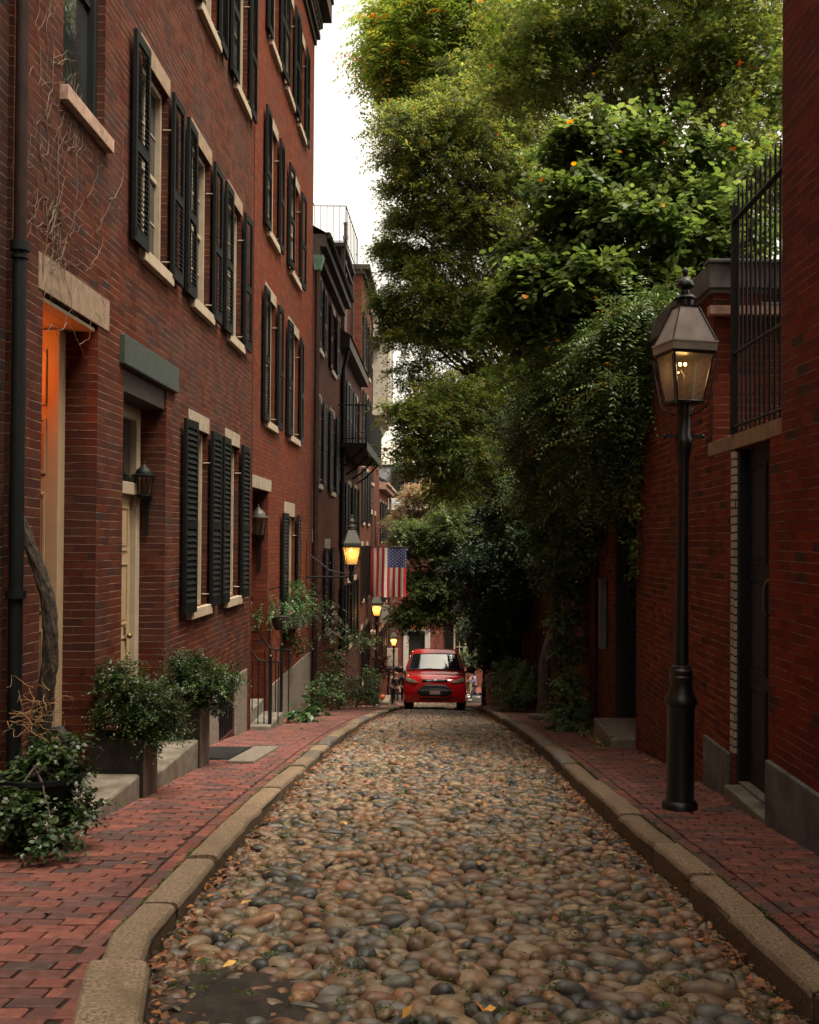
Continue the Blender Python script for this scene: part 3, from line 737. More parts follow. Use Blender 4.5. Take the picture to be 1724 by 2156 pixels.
m = MB(); m.box(dx0+.02,dx1-.02,64.12,64.16,dz1+.14,dz1+.6); m.build('fanlight', emit('fan_glow',(1,.3,.05),.45), eh)
m = MB()
for k in range(5): m.cyl(((dx0+dx1)/2,64.1,dz1+.14),((dx0+dx1)/2+.5*math.cos(math.pi*k/4),64.1,dz1+.14+.44*max(.1,math.sin(math.pi*k/4))),.02,n=4)
m.build('fanlight_bars', M['wood_dark'], eh)
def end_window(h, cols, rows, mat):
    a, c, e, g = h; m = MB(); m.box(a,a+.08,64.06,64.14,e,g); m.box(c-.08,c,64.06,64.14,e,g); m.box(a+.08,c-.08,64.06,64.14,g-.08,g); m.box(a+.08,c-.08,64.06,64.14,e,e+.08)
    for k in range(1,cols):
        w = .1 if k == cols//2 and cols > 3 else .025; x = a+(c-a)*k/cols; m.box(x-w,x+w,64.07,64.13,e+.08,g-.08)
    for k in range(1,rows): z = e+(g-e)*k/rows; m.box(a+.08,c-.08,64.075,64.12,z-.02,z+.02)
    w = m.build('window', mat, eh); MB().box(a,c,64.135,64.15,e,g).build('pane', M['glass'], w); MB().box(a-.08,c+.08,63.9,64.05,e-.15,e-.002).build('sill', M['lime'], w)
end_window(holesE[2], 4, 4, M['cream'])
for h in holesE[3:]: end_window(h, 2, 4, M['cream'])
a, c, e, g = holesE[2]
MB().box(a-.55,a-.05,63.92,63.98,e-.05,g+.05).build('shutter', M['shutter'], eh)
m = MB(); m.box(dx0-.5,dx1+.5,63.2,63.84,-9.4,-8.95); m.build('stoop', M['granite'], eh)

eb = thing('mansard_house', 'grey slate mansard house with pale roof band behind the far brick house', 'house', (-2,70,H(64)))
m = MB(); m.quad((-14,70,-10),(14,70,-10),(14,70,2.95),(-14,70,2.95)); m.build('wall', M['brick_end'], eb)
m = MB(); m.box(-14,14,69.7,70.1,2.9,3.05); m.build('cornice', M['wood_dark'], eb)
m = MB(); m.quad((-14,70,3.06),(14,70,3.06),(14,70.9,5.0),(-14,70.9,5.0)); m.build('mansard_roof', M['slate'], eb)
m = MB(); m.box(-14,14,70.7,71.0,5.0,5.1); m.quad((-14,70.75,5.1),(14,70.75,5.1),(14,72.5,6.6),(-14,72.5,6.6)); m.build('upper_roof', M['paleboard'], eb)
for x in (-3.3,-2.2,-.6): 
    w = MB().box(x,x+.9,69.95,70.6,3.3,4.7).build('dormer', M['wood_dark'], eb); MB().box(x+.1,x+.8,69.93,69.95,3.4,4.6).build('pane', M['glass'], w)
MB().box(-.1+.0,.35,69.6,70.4,3.0,5.6).build('chimney', M['roofmetal'], eb)
# ------------------------------------------------------------------ right side walls
n1 = thing('brick_house', 'near right brick house with dark granite plinth at the photo edge', 'house', (2.32, 4, H(4)))
facade(n1, 2.32, -1, -26, 7.34, -2.6, .72, [], M['brick_r'], ends=False, roof=False)
facade(n1, 2.322, -1, -26, 7.1, .72, 11, [], M['brick_r'], name='upper_wall')
MB().quad((2.32,7.34,-2.6),(6,7.34,-2.6),(6,7.34,.72),(2.32,7.34,.72)).build('return_wall', M['brick_r'], n1)
MB().box(2.29,2.45,-26,7.345,-2.7,-1.53).build('plinth', M['granite_dark'], n1, bevel=.01)

gw = thing('brick_wall', 'garden wall with stone lintel over the dark door beside the right lamp', 'wall', (2.4,8.3,H(8.3)))
RW = 2.4
facade(gw, RW, -1, 7.345, 9.2, -2.7, .745, [(7.56,8.49,-1.97,.745,.1)], M['brick_r2'], ends=False, roof=False, depth=.1)
MB().box(RW-.004,RW+.24,7.12,9.34,.75,.872).build('lintel', M['sandstone'], gw, bevel=.006)
MB().box(RW-.003,RW+.1,8.488,8.60,-1.72,.742).build('quoins', M['white_brick'], gw, label='white painted brick edge of the dark doorway')
MB().box(RW-.02,RW+.1,8.61,9.42,-2.8,-1.74).build('plinth', M['granite_dark'], gw, bevel=.01)
o = door(gw, RW+.1, -1, 7.34, 8.49, -1.95, .74, M['green_door'], panels=((.06,.3),(.34,.62),(.66,.95)), handle=None, frame=False)
m = MB(); m.tube([(RW+.1,7.66,-.27),(RW+.0,7.66,-.29),(RW-.02,7.66,-.34),(RW-.02,7.66,-.49),(RW+.0,7.66,-.54),(RW+.1,7.66,-.56)], .011, 8); m.build('pull_handle', M['brass'], o, smooth=True)
MB().box(RW+.02,RW+.099,8.43,8.487,-1.95,.74).build('door_post', M['green_door'], gw)
s1 = thing('stone_step', 'granite doorstep below the dark door on the right', 'step', (2.36,7.85,H(8)))
MB().box(2.30,2.55,7.36,8.42,-2.4,-1.955).build('slab', M['step'], s1, bevel=.012)
MB().box(2.42,2.5,7.36,8.42,-1.953,-1.93).build('threshold', M['granite'], s1)

iv = thing('iron_fence', 'tall black iron railing standing on the right door lintel', 'fence', (2.42,8,.87))
for z, r in ((2.62,.022),(1.53,.014),(.93,.014)): MB().tube([(2.4,7.12,z),(2.4,8.55,z),(2.42,8.58,z)], r, 6).build('rail', M['iron'], iv)
for k in range(13):
    y = 7.14+k*.116; top = 2.86+.03*math.sin(k*3)
    MB().tube([(2.4,y,.873),(2.4,y,top-.06),(2.4,y,top)], [.010,.010,.002], 6).build('bar', M['iron'], iv)
MB().box(2.38,2.43,8.52,8.57,.873,2.75).build('end_post', M['iron'], iv)

tw = thing('brick_wall', 'high brick garden wall with coping behind the right street lamp', 'wall', (2.42,12,H(12)))
m = MB()
facade(tw, RW+.005, -1, 9.2, 12.75, -3.4, 2.18, [], M['brick_r2'], D=.4)
facade(tw, RW+.006, -1, 14.35, 19.0, -3.9, 1.9, [], M['brick_r2'], D=.4, name='far_wall')
MB().box(RW+.02,RW+.4,12.755,14.345,.4,1.9).build('over_door', M['brick_r2'], tw)
MB().quad((RW+.405,9.21,-2.7),(8,9.21,-2.7),(8,9.21,2.23),(RW+.405,9.21,2.23)).build('return_wall', M['brick_r2'], tw)
m = MB(); m.box(RW-.03,RW+.5,9.16,19,2.185,2.22); m.box(RW-.05,RW+.5,9.14,19,2.222,2.44); m.box(RW-.06,8,9.12,9.3,2.441,2.475)
m.box(RW+.5,8,9.15,9.3,2.222,2.44); m.box(RW+.41,8,9.14,9.209,2.07,2.10); m.build('coping', M['granite_dark'], tw, bevel=.008)
MB().box(RW-.05,8,9.1,9.199,1.985,2.06).build('string_course', M['brownsill'], tw)
m = MB(); m.box(RW+.3,RW+.35,12.76,14.34,-3.2,.4); m.build('door', M['green_door'], tw)
MB().box(RW+.02,RW+.45,14.29,14.348,-3.2,1.9).build('dark_recess_panel', M['green_door'], tw)  # added dark panel covers the brick recess end to make it read black
s2 = thing('stone_step', 'dark stone doorstep under the ivy shaded recess on the right', 'step', (2.3,13.5,H(13.5)))
MB().box(2.12,2.8,12.8,14.3,-3.1,-2.42).build('slab', M['granite'], s2, bevel=.02)
m = MB(); m.tube([(2.34,15.6,.2),(2.34,15.6,-2.7)],.03,8); dp = thing('downpipe', 'thin dark downpipe on the shaded right wall', 'pipe', (2.34,15.6,H(15.6))); m.build('shaft', M['pipe_brown'], dp)
m = MB(); m.box(2.30,2.39,14.9,15.05,-1.55,-.58); m.box(2.28,2.4,14.88,15.07,-.58,-.55); pb = thing('meter_box', 'weathered green upright box fixed on the shaded right wall', 'box', (2.35,15,-1.5)); m.build('casing', plain('grey_green',(.10,.11,.09),.6), pb, bevel=.004)

fw = thing('brick_wall', 'worn brick wall beyond the ivy with small pitched cap on the right', 'wall', (2.35,23,H(23)))
facade(fw, 2.38, -1, 19.02, 27.5, -5.0, -.35, [(25.2,26.2,-4.6,-1.6,.3)], M['brick_c'], D=.45)
m = MB(); m.hexa([(2.2,19,-.345),(2.95,19,-.345),(2.95,27.6,-.345),(2.2,27.6,-.345),(2.5,19,.05),(2.62,19,.05),(2.62,27.6,.05),(2.5,27.6,.05)]); m.build('roof_cap', M['slate'], fw)
m = MB(); m.tube([(2.22,19,-.36),(2.22,27.6,-.36)],.035,8); m.build('gutter', M['roofmetal'], fw, smooth=True)
fh = thing('brick_house', 'ivy covered brick house far on the right behind the red van', 'house', (2.3,34,H(34)))
q = [(29.5,30.5,-4.6,-2.4,.3),(32,33,-4.2,-2.3,.14),(35.5,36.5,-4.8,-2.9,.14),(39,40,-5.6,-3.4,.14)]
facade(fh, 2.35, -1, 27.52, 55, -10, 1.2, q, M['brick_r2'], D=5)
for h in q[1:]: window(fh, 2.35, -1, *h[:4])
door(fh, 2.6, -1, 29.5, 30.5, -4.6, -2.4, M['green_door'])
MB().quad((2.2,27.5,1.22),(2.2,55,1.22),(5.5,55,3.6),(5.5,27.5,3.6)).quad((2.2,27.5,1.21),(5.5,27.5,1.21),(5.5,27.5,3.6)).build('roof', M['slate'], fh)
MB().box(2.9,3.7,53,54,1.5,5.6).build('chimney', M['brick_end'], fh)

# ------------------------------------------------------------------ ground sheets
def strip(name, xa, xb, Ya, Yb, zf, mat, n=120, nx=8, kind='structure'):
    V = []; Fq = []
    for i in range(n+1):
        Y = Ya+(Yb-Ya)*i/n
        a = xa(Y) if callable(xa) else xa; c = xb(Y) if callable(xb) else xb
        for j in range(nx+1):
            X = a+(c-a)*j/nx; V.append((X, Y, zf(X, Y)))
    for i in range(n):
        for j in range(nx):
            k = i*(nx+1)+j; Fq.append((k, k+1, k+nx+2, k+nx+1))
    me = mesh_from(name, V, Fq, mat, True); o = bpy.data.objects.new(name, me); COL.objects.link(o); o['kind'] = kind
    return o
V = []; Fq = []
gxs = [-400,-60,-12,12,60,400]; gys = [-60,-6,6,14,22,30,38,46,54,62,80,200,900]
for y in gys:
    for x in gxs: V.append((x, y, H(y)-.75))
for i in range(len(gys)-1):
    for j in range(len(gxs)-1):
        k = i*len(gxs)+j; Fq.append((k, k+1, k+len(gxs)+1, k+len(gxs)))
me = mesh_from('ground', V, Fq, M['dirt']); o = bpy.data.objects.new('ground', me); COL.objects.link(o); o['kind'] = 'structure'

patches = [(-.86,4.1,.36,.26,.066),(-.70,3.85,.25,.2,.05),(-.8,5.6,.3,.35,.030),(.75,4.6,.4,.5,.026),(.7,5.6,.35,.6,.02),(-.9,7.4,.2,.4,.02),(.85,3.9,.3,.3,.02),(-.78,7,.16,2.6,.013),(.72,8,.15,3.2,.015),(-.1,12,.5,1.2,.01),(.5,14,.3,1.5,.012),(-.9,14,.2,2,.012)]
def dirt_z(X, Y):
    z = road_z(X, Y)-.009
    for px, py, sx, sy, h in patches: z += h*(.8+.35*math.sin(X*23+Y*5)*math.sin(Y*19-X*7))*math.exp(-((X-px)/sx)**2-((Y-py)/sy)**2)
    return z + .006*math.sin(X*9+Y*3)*math.sin(Y*7)
strip('road', kl, kr, -2, 60, dirt_z, M['dirt'], 900, 40)
strip('cross_street', -30, 30, 60.0, 63.3, lambda X, Y: H(60)-.15, plain('asphalt',(.06,.06,.06),.8,bump=.3), 4, 4)
strip('cross_pavement', -30, 30, 61.6, 64.0, lambda X, Y: H(60)+.0, M['brick_end'], 4, 4)
strip('pavement_left_bed', -2.8, kl, -2, 60, lambda X, Y: H(Y)-.016, M['pavebase'], 300, 8)
strip('pavement_right_bed', kr, 2.45, -2, 60, lambda X, Y: H(Y)-.016, M['pavebase'], 300, 8)

# ------------------------------------------------------------------ cobbles: the road surface, one river stone after another
def ico(sub):
    bm = bmesh.new(); bmesh.ops.create_icosphere(bm, subdivisions=sub, radius=1)
    v = np.array([x.co[:] for x in bm.verts]); f = np.array([[q.index for q in p.verts] for p in bm.faces]); bm.free()
    keep = (v[f][:, :, 2].max(1) > -.35); f = f[keep]
    used = np.unique(f); mp = -np.ones(len(v), int); mp[used] = np.arange(len(used))
    return v[used], mp[f]
def protos(sub, n=14):
    v, f = ico(sub); out = []
    for k in range(n):
        r = np.ones(len(v))
        for _ in range(5):
            d = rng.normal(size=3); d /= np.linalg.norm(d); r += rng.uniform(-.13, .13)*np.sin(v@d*rng.uniform(1.2, 3.2)+rng.uniform(0, 6))
        w = v*r[:, None]
        w[:, 2] = np.sign(w[:, 2])*np.abs(w[:, 2])**rng.uniform(.8, 1.1)
        e = rng.uniform(.75, 1.0); w[:, :2] = np.sign(w[:, :2])*np.abs(w[:, :2])**e
        out.append(w)
    return out, f
pal = np.array((1.0,.93,.80))*np.array([(.235,.15,.10),(.27,.18,.12),(.21,.15,.11),(.25,.185,.125),(.28,.20,.13),(.22,.165,.115),(.30,.175,.11),(.25,.135,.09),(.17,.13,.105),(.13,.12,.11),(.095,.098,.10),(.18,.165,.14),(.06,.062,.066),(.24,.20,.15),(.29,.22,.15),(.20,.13,.10),(.155,.15,.15)])
def stones(Ya, Yb, sub, dy, wl, wh, seed):
    g = np.random.default_rng(seed); pr, f = protos(sub)
    VV = []; FF = []; CC = []; off = 0; Y = Ya; row = 0
    while Y < Yb:
        x = kl(Y)-.02+g.uniform(0, .08)
        while x < kr(Y)+.0:
            w = g.uniform(wl, wh)*1.12*(1.0 if g.random() > .1 else 1.55)
            if g.random() < .12: w *= .65
            cx = x+w/2; x += w*.97
            yy = Y + .018*math.sin(cx*5+row*.7)+g.normal()*.010 + .05*math.sin(cx*1.7+Y*.5)
            cz = dirt_z(cx, yy); z0 = road_z(cx, yy)
            hx = w*.55*g.uniform(.88, 1.08); hy = dy*.54*g.uniform(.75, 1.25); hz = min(hx, hy)*g.uniform(.78, 1.12)
            if hx > .075: hy *= 1.15; hz *= 1.1
            yaw = g.normal()*.24; 
            if g.random() < .1: yaw += 1.2
            ca, sa = math.cos(yaw), math.sin(yaw); tx, ty = g.normal()*.12, g.normal()*.12-.06
            v = pr[g.integers(len(pr))]*np.array([hx, hy, hz])
            X_, Y_, Z_ = v[:, 0]*ca-v[:, 1]*sa, v[:, 0]*sa+v[:, 1]*ca, v[:, 2]
            Z_ = Z_+X_*tx+Y_*ty*.6
            sink = .10*hz + g.normal()*.004
            slope = (H(yy+.2)-H(yy-.2))/.4
            VV.append(np.stack([X_+cx, Y_+yy, Z_+z0-.004+g.normal()*.007+Y_*slope], 1))
            FF.append(f+off); off += len(v)
            c = pal[g.integers(len(pal))]*g.uniform(.7, 1.2)
            CC.append(np.tile(c, (len(v), 1)))
        Y += dy*g.uniform(.92, 1.08); row += 1
    return np.concatenate(VV), np.concatenate(FF), np.concatenate(CC)
def add_arrays(name, V, Fa, C, mat, parent=None, smooth=True, kind=None, uv=False):
    me = mesh_from(name, V, Fa, mat, smooth, C, uv)
    o = bpy.data.objects.new(name, me); linkobj(o, parent)
    if parent is None: ORG[o.name] = Vector((0,0,0))
    else: me.transform(Matrix.Translation(-ORG[parent.name]))
    if kind: o['kind'] = kind
    return o
V1, F1, C1 = stones(3.0, 10.5, 3, .070, .055, .125, 3)
V2, F2, C2 = stones(10.5, 31.5, 2, .078, .062, .135, 4)
F2 = F2+len(V1)
add_arrays('cobblestone_road', np.concatenate([V1, V2]), np.concatenate([F1, F2]), np.concatenate([C1, C2]), M['cobble'], kind='structure')
V3, F3, C3 = stones(31.5, 60, 1, .15, .12, .24, 5)
add_arrays('cobblestone_road_far', V3, F3, C3, M['cobble'], kind='structure')

# ------------------------------------------------------------------ brick pavements, every paver with its own chamfered top
ppal = .74*np.array([(.27,.088,.065),(.24,.08,.06),(.29,.10,.072),(.20,.08,.065),(.16,.08,.07),(.26,.09,.068),(.30,.105,.075),(.13,.075,.068),(.235,.10,.085),(.18,.075,.065)])
def paver(VV, FF, CC, cx, cy, hx, hy, g, yaw=0, zo=0):
    z = H(cy)+g.normal()*.0022+zo; ca, sa = math.cos(yaw), math.sin(yaw); off = len(VV)
    tx, ty = g.normal()*.012, g.normal()*.012; sl = (H(cy+.1)-H(cy-.1))/.2
    for (q, d) in ((1, -.03), (1, -.006), (.0, 0)):
        ix = hx if q else hx-.007; iy = hy if q else hy-.007
        for sx, sy in ((-1,-1),(1,-1),(1,1),(-1,1)):
            a, c = sx*ix, sy*iy; X = cx+a*ca-c*sa; Yy = cy+a*sa+c*ca
            VV.append((X, Yy, z+d+(Yy-cy)*(sl+ty)+(X-cx)*tx))
    for l in (0, 4):
        for k in range(4): FF.append((off+l+k, off+l+(k+1)%4, off+l+4+(k+1)%4, off+l+4+k))
    FF.append((off+8, off+9, off+10, off+11))
    c = ppal[g.integers(len(ppal))]*g.uniform(.8, 1.15); CC += [tuple(c)]*12
def pavement(name, xa, xb, Ya, Yb, seed, side):
    g = np.random.default_rng(seed); VV = []; FF = []; CC = []
    L, W, J = .188, .089, .0125; inner = 0
    Y = Ya; row = 0
    while Y < Yb:
        a = xa(Y) if callable(xa) else xa; c = xb(Y) if callable(xb) else xb
        # border courses along kerb
        a2, c2 = (a, c-.115) if side < 0 else (a+.115, c)
        x = a2 - (L+J)*(.5 if row % 2 else 0) - g.uniform(0, .02)
        while x < c2-.03:
            l = L*g.uniform(.97, 1.02); x0 = max(x, a2); x1 = min(x+l, c2-.004)
            if x1-x0 > .04:
                paver(VV, FF, CC, (x0+x1)/2, Y+W/2+.012*math.sin(x*3+Y), (x1-x0)/2, W/2-.0005, g, g.normal()*.012)
            x += l+J
        Y += W+J; row += 1
    Y = Ya
    while Y < Yb:
        e = (xb(Y+.1) if callable(xb) else xb)-.057 if side < 0 else (xa(Y+.1) if callable(xa) else xa)+.057
        paver(VV, FF, CC, e, Y+L/2, W/2, L/2, g, g.normal()*.012); Y += L+J
    me = mesh_from(name, VV, FF, M['paver'], False, np.array(CC)); o = bpy.data.objects.new(name, me); COL.objects.link(o); o['kind'] = 'structure'
pavement('pavement_left', -2.8, lambda Y: kl(Y)-.17, 2.6, 57, 21, -1)
pavement('pavement_right', lambda Y: kr(Y)+.17, 2.42, 2.6, 57, 22, 1)

# ------------------------------------------------------------------ granite kerbs
def kerb(name, fx, sgn, seed, first=None):
    g = np.random.default_rng(seed); VV = []; FF = []; CC = []; Y = 2.2
    while Y < 58:
        L = g.uniform(.7, 1.15) if Y < 14 else g.uniform(.8, 1.5)
        if sgn < 0 and 3.2 < Y < 4.15: L = 4.15-Y
        n = 7; off = len(VV); w = .165*g.uniform(.95, 1.1); dz = g.normal()*.008; dx = g.normal()*.008
        tilt = g.normal()*.01
        if sgn < 0 and Y < 4.0: dx = .02; tilt = -.05; w = .24
        col = np.array((.27,.195,.13) if g.random() < .7 or Y < 9 else (.16,.14,.12))*g.uniform(.85, 1.12)
        for i in range(n+1):
            t = i/n; y = Y+.009+(L-.018)*[0,.03,.2,.4,.6,.8,.97,1][i]; e = .03 if i in (0, n) else 0
            x0 = fx(y)+dx; x1 = x0+sgn*w
            zt = H(y)+dz+.012+tilt*(t-.5)*(-1)+g.normal()*.0025-e*.4
            j = g.normal()*.004
            ring = [(x0-sgn*.0+sgn*e*.3+j, H(y)-.3), (x0-sgn*.004+sgn*e*.3+j, zt-.03), (x0+sgn*.012+j, zt-.008), (x0+sgn*.03, zt), (x0+sgn*w*.5, zt+.003), (x1-sgn*.015, zt), (x1, zt-.012), (x1, H(y)-.3)]
            for a, b_ in ring: VV.append((a, y, b_))
        k = 8
        for i in range(n):
            for j in range(k-1): FF.append((off+i*k+j, off+i*k+j+1, off+(i+1)*k+j+1, off+(i+1)*k+j))
        FF.append(tuple(off+j for j in range(k))); FF.append(tuple(off+n*k+j for j in range(k)))
        for i in range(n+1):
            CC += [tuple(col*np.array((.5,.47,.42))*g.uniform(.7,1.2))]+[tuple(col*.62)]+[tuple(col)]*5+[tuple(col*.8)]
        Y += L
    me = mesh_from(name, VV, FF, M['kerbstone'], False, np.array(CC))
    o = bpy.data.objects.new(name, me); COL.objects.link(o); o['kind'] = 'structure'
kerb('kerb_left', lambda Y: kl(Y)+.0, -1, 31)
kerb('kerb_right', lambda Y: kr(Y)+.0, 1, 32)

# ------------------------------------------------------------------ leaf machinery
def leaf_tmpl(kind):
    if kind == 'oval':   # folded pointed oval, length 1 along +x
        v = [(0,0,0),(.45,.3,.06),(1.05,0,-.08),(.45,-.3,.06)]
        f = [(0,3,2),(0,2,1)]
    elif kind == 'round':
        v = [(0,0,0),(.25,.38,.05),(.65,.34,.03),(1,0,-.09),(.65,-.34,.03),(.25,-.38,.05),(.45,0,-.03)]
        f = [(0,6,1),(1,6,2),(2,6,3),(3,6,4),(4,6,5),(5,6,0)]
    elif kind == 'lobed':  # oak like, three narrow lobes
        v = [(0,0,0),(.5,.13,.02),(.42,.48,0),(.78,.1,.0),(1.1,0,-.1),(.78,-.1,.0),(.42,-.48,0),(.5,-.13,.02)]
        f = [(0,1,7),(1,2,3),(7,5,6),(1,3,5),(1,5,7),(3,4,5)]
    else:  # slim leaflet
        v = [(0,0,0),(.4,.21,.02),(1,0,-.1),(.4,-.21,.02)]
        f = [(0,3,1),(1,3,2)]
    return np.array(v, float), np.array(f)
def place_leaves(pos, dirs, nrm, size, kind):
    v, f = leaf_tmpl(kind); n = len(pos)
    d = dirs/np.linalg.norm(dirs, axis=1, keepdims=True)
    s = np.cross(nrm, d); s /= (np.linalg.norm(s, axis=1, keepdims=True)+1e-9); u = np.cross(d, s)
    V = pos[:, None, :] + size[:, None, None]*(v[None, :, 0:1]*d[:, None, :]+v[None, :, 1:2]*s[:, None, :]+v[None, :, 2:3]*u[:, None, :])
    Fa = f[None]+np.arange(n)[:, None, None]*len(v)
    return V.reshape(-1, 3), Fa.reshape(-1, 3), len(v)
def leaf_cols(n, g, base, alt, palt=.03, var=.3):
    b = np.array(base)[g.integers(len(base), size=n)]*g.uniform(1-var, 1+var, (n, 1))
    if alt is not None:
        k = g.random(n) < palt; b[k] = np.array(alt)[g.integers(len(alt), size=k.sum())]
    return b
def foliage(blobs, g, kind='oval', size=.1, dens=1.0, tint=((.05,.09,.02),), alt=None, palt=.02, per=16, spread=1.0, droop=.3, compound=False, shell=.55, flat=.75, cl_col=.25, bias=0, twig=.42):
    """leafy twigs spread through every ellipsoid (x,y,z,rx,ry,rz); leaves sit in two ranks along each twig"""
    PP = []; DD = []; NN = []; SS = []; CC = []
    tint = np.array(tint)
    def unit(a): return a/(np.linalg.norm(a, axis=-1, keepdims=True)+1e-9)
    for (x, y, z, rx, ry, rz) in blobs:
        area = 4*math.pi*((rx*ry+ry*rz+rx*rz)/3)
        ncl = max(3, int(area*dens*DENS/(size/.1)**1.75))
        d = unit(g.normal(size=(ncl, 3)))
        if bias: d[:, 2] = np.where((d[:, 2] < 0) & (g.random(ncl) < bias), -d[:, 2], d[:, 2])
        bt = g.uniform(.68, 1.35)
        r = g.uniform(shell, 1.06, ncl)
        wob = 1+.16*np.sin(d[:, 0]*5+x)+.16*np.sin(d[:, 2]*6+y*2)
        c = np.array([x, y, z])+d*np.array([rx, ry, rz])*(r*wob)[:, None]
        out = d*np.array([1, 1, .35])+g.normal(size=(ncl, 3))*.35; out[:, 2] -= droop*g.uniform(.0, 1.1, ncl); out = unit(out)
        if compound:
            nr = max(1, per//14); c = np.repeat(c, nr, 0)+g.normal(size=(ncl*nr, 3))*size*1.5; out = unit(np.repeat(out, nr, 0)+g.normal(size=(ncl*nr, 3))*.4)
            m = 7; L = size*g.uniform(3.5, 5.5, ncl*nr); n2 = ncl*nr; two = 2
        else:
            m = max(2, per//2); L = size*m*twig*g.uniform(.8, 1.5, ncl)*spread; n2 = ncl; two = 2
        side = unit(np.cross(out, np.array([0, 0, 1.])+g.normal(size=(n2, 3))*.25)); upn = unit(np.cross(side, out))
        t = np.linspace(.12, 1, m)[None, :, None]
        cur = c[:, None, :]+out[:, None, :]*(L[:, None, None]*t); cur[:, :, 2] -= (t[:, :, 0]**2)*L[:, None]*(.28 if compound else .15+droop*.4)
        colr = (tint[g.integers(len(tint), size=n2)]*g.uniform(1-cl_col, 1+cl_col, (n2, 1))*bt)[:, None, :]
        for sg in (-1, 1):
            p = cur+g.normal(size=cur.shape)*size*(.06 if compound else .28)
            ahead = .45 if compound else .7
            dd = out[:, None, :]*ahead+side[:, None, :]*sg+g.normal(size=cur.shape)*(.12 if compound else .35); dd[:, :, 2] -= .2+droop*.2
            nn = upn[:, None, :]+g.normal(size=cur.shape)*(.18 if compound else .34)+np.array([0, 0, .35])
            ss = size*g.uniform(.7, 1.15, cur.shape[:2])*(1-.25*t[:, :, 0])
            cc = colr*g.uniform(.8, 1.2, (n2, m, 1))
            if alt is not None:
                if compound: k = np.repeat(g.random((n2, 1)) < palt, m, 1)
                else: k = g.random((n2, m)) < palt
                al = np.array(alt)[g.integers(len(alt), size=(n2, m))]; cc = np.where(k[:, :, None], al, cc)
            PP.append(p.reshape(-1, 3)); DD.append(dd.reshape(-1, 3)); NN.append(nn.reshape(-1, 3)); SS.append(ss.ravel()); CC.append(cc.reshape(-1, 3))
    Pp, Dd, Nn, Ss, Cc = map(np.concatenate, (PP, DD, NN, SS, CC))
    V, Fa, k = place_leaves(Pp, Dd, Nn, Ss, kind if not compound else 'slim')
    return V, Fa, np.repeat(Cc, k, 0), len(Pp)
def sublumps(blobs, g, n=11, k=.42, fl=.4, spray=.3):
    out = []
    for (x, y, z, rx, ry, rz) in blobs:
        jx = g.uniform(.78, 1.12); x += g.normal()*.14*rx; z += g.normal()*.14*rz; rx *= jx; ry *= jx; rz *= jx
        for _ in range(n):
            d = g.normal(size=3); d /= np.linalg.norm(d); r = g.uniform(.2, 1.0)
            q = k*g.uniform(.55, 1.35)
            out.append((x+d[0]*rx*r, y+d[1]*ry*r, z+d[2]*rz*r, rx*q*1.25, ry*q*1.25, rz*q*fl*g.uniform(.7, 1.5)))
        for _ in range(int(n*spray*4)):      # leafy twigs reaching out past the crown
            d = g.normal(size=3); d[2] = abs(d[2])*.7-.3; d /= np.linalg.norm(d); L0, L1 = .8, g.uniform(1.05, 1.5)
            for s_ in range(5):
                r = L0+(L1-L0)*s_/4; q = rx*(.14-.022*s_)
                out.append((x+d[0]*rx*r+g.normal()*.02*rx, y+d[1]*ry*r, z+d[2]*rz*r-.03*rx*s_*s_/3, q*1.35, q*1.35, q*.5))
    return out
NLEAF = 0
DENS = 19.0
def crown(parent, name, blobs, seed, mat='leaf', lumps=0, lk=.42, **kw):
    global NLEAF
    if lumps:
        blobs = sublumps(blobs, np.random.default_rng(seed+77), lumps, lk); kw['bias'] = .55
    V, Fa, C, n = foliage(blobs, np.random.default_rng(seed), **kw); NLEAF += n
    return add_arrays(name, V, Fa, C, M[mat], parent, smooth=False)
def pb(x, y, r, Y, ry=None, rz=None):
    """crown lump seen at photo position, radius r in photo pixels, at street distance Y"""
    p = P(x, y, Y); s = r/F*Y
    return (p.x, p.y, p.z, s, ry if ry else s*1.05, rz if rz else s*.85)
def limbs(parent, base, blobs, r0, g, name='trunk', fork=None, extra=2, mat='bark'):
    m = MB(); base = Vector(base)
    top = Vector(fork) if fork else base+Vector((0,0,3))
    path = [base+(top-base)*t+Vector((math.sin(t*4+base.x)*.08, math.cos(t*3)*.06, 0)) for t in (0,.2,.4,.6,.8,1)]
    m.tube(path, [r0*1.25, r0, r0*.93, r0*.88, r0*.82, r0*.75], 12)
    for (x, y, z, rx, ry, rz) in blobs:
        c = Vector((x, y, z)); L = (c-top).length
        mid = top+(c-top)*.5+Vector((g.normal()*.1*L*.5, g.normal()*.05*L, .10*L))
        pth = []
        for t in np.linspace(0, 1, 7):
            pth.append(top*(1-t)**2+mid*2*t*(1-t)+c*t*t+Vector((g.normal()*.02, g.normal()*.02, g.normal()*.02))*L*.3)
        rr = min(r0*.42, .015+.012*L)
        m.tube(pth, [rr*(1-.8*t) for t in np.linspace(0, 1, 7)], 7)
        for _ in range(extra*3):
            k = g.integers(3, 7); d = Vector(g.normal(size=3)); d.normalize()
            e = c+Vector((d.x*rx, d.y*ry, d.z*rz))*.95; a = pth[k]
            mm = (a+e)/2+Vector((0,0,.08*L*.3))
            m.tube([a, mm, e], [rr*.4, rr*.25, .006], 5)
    return m.build(name, M[mat], parent, smooth=True)
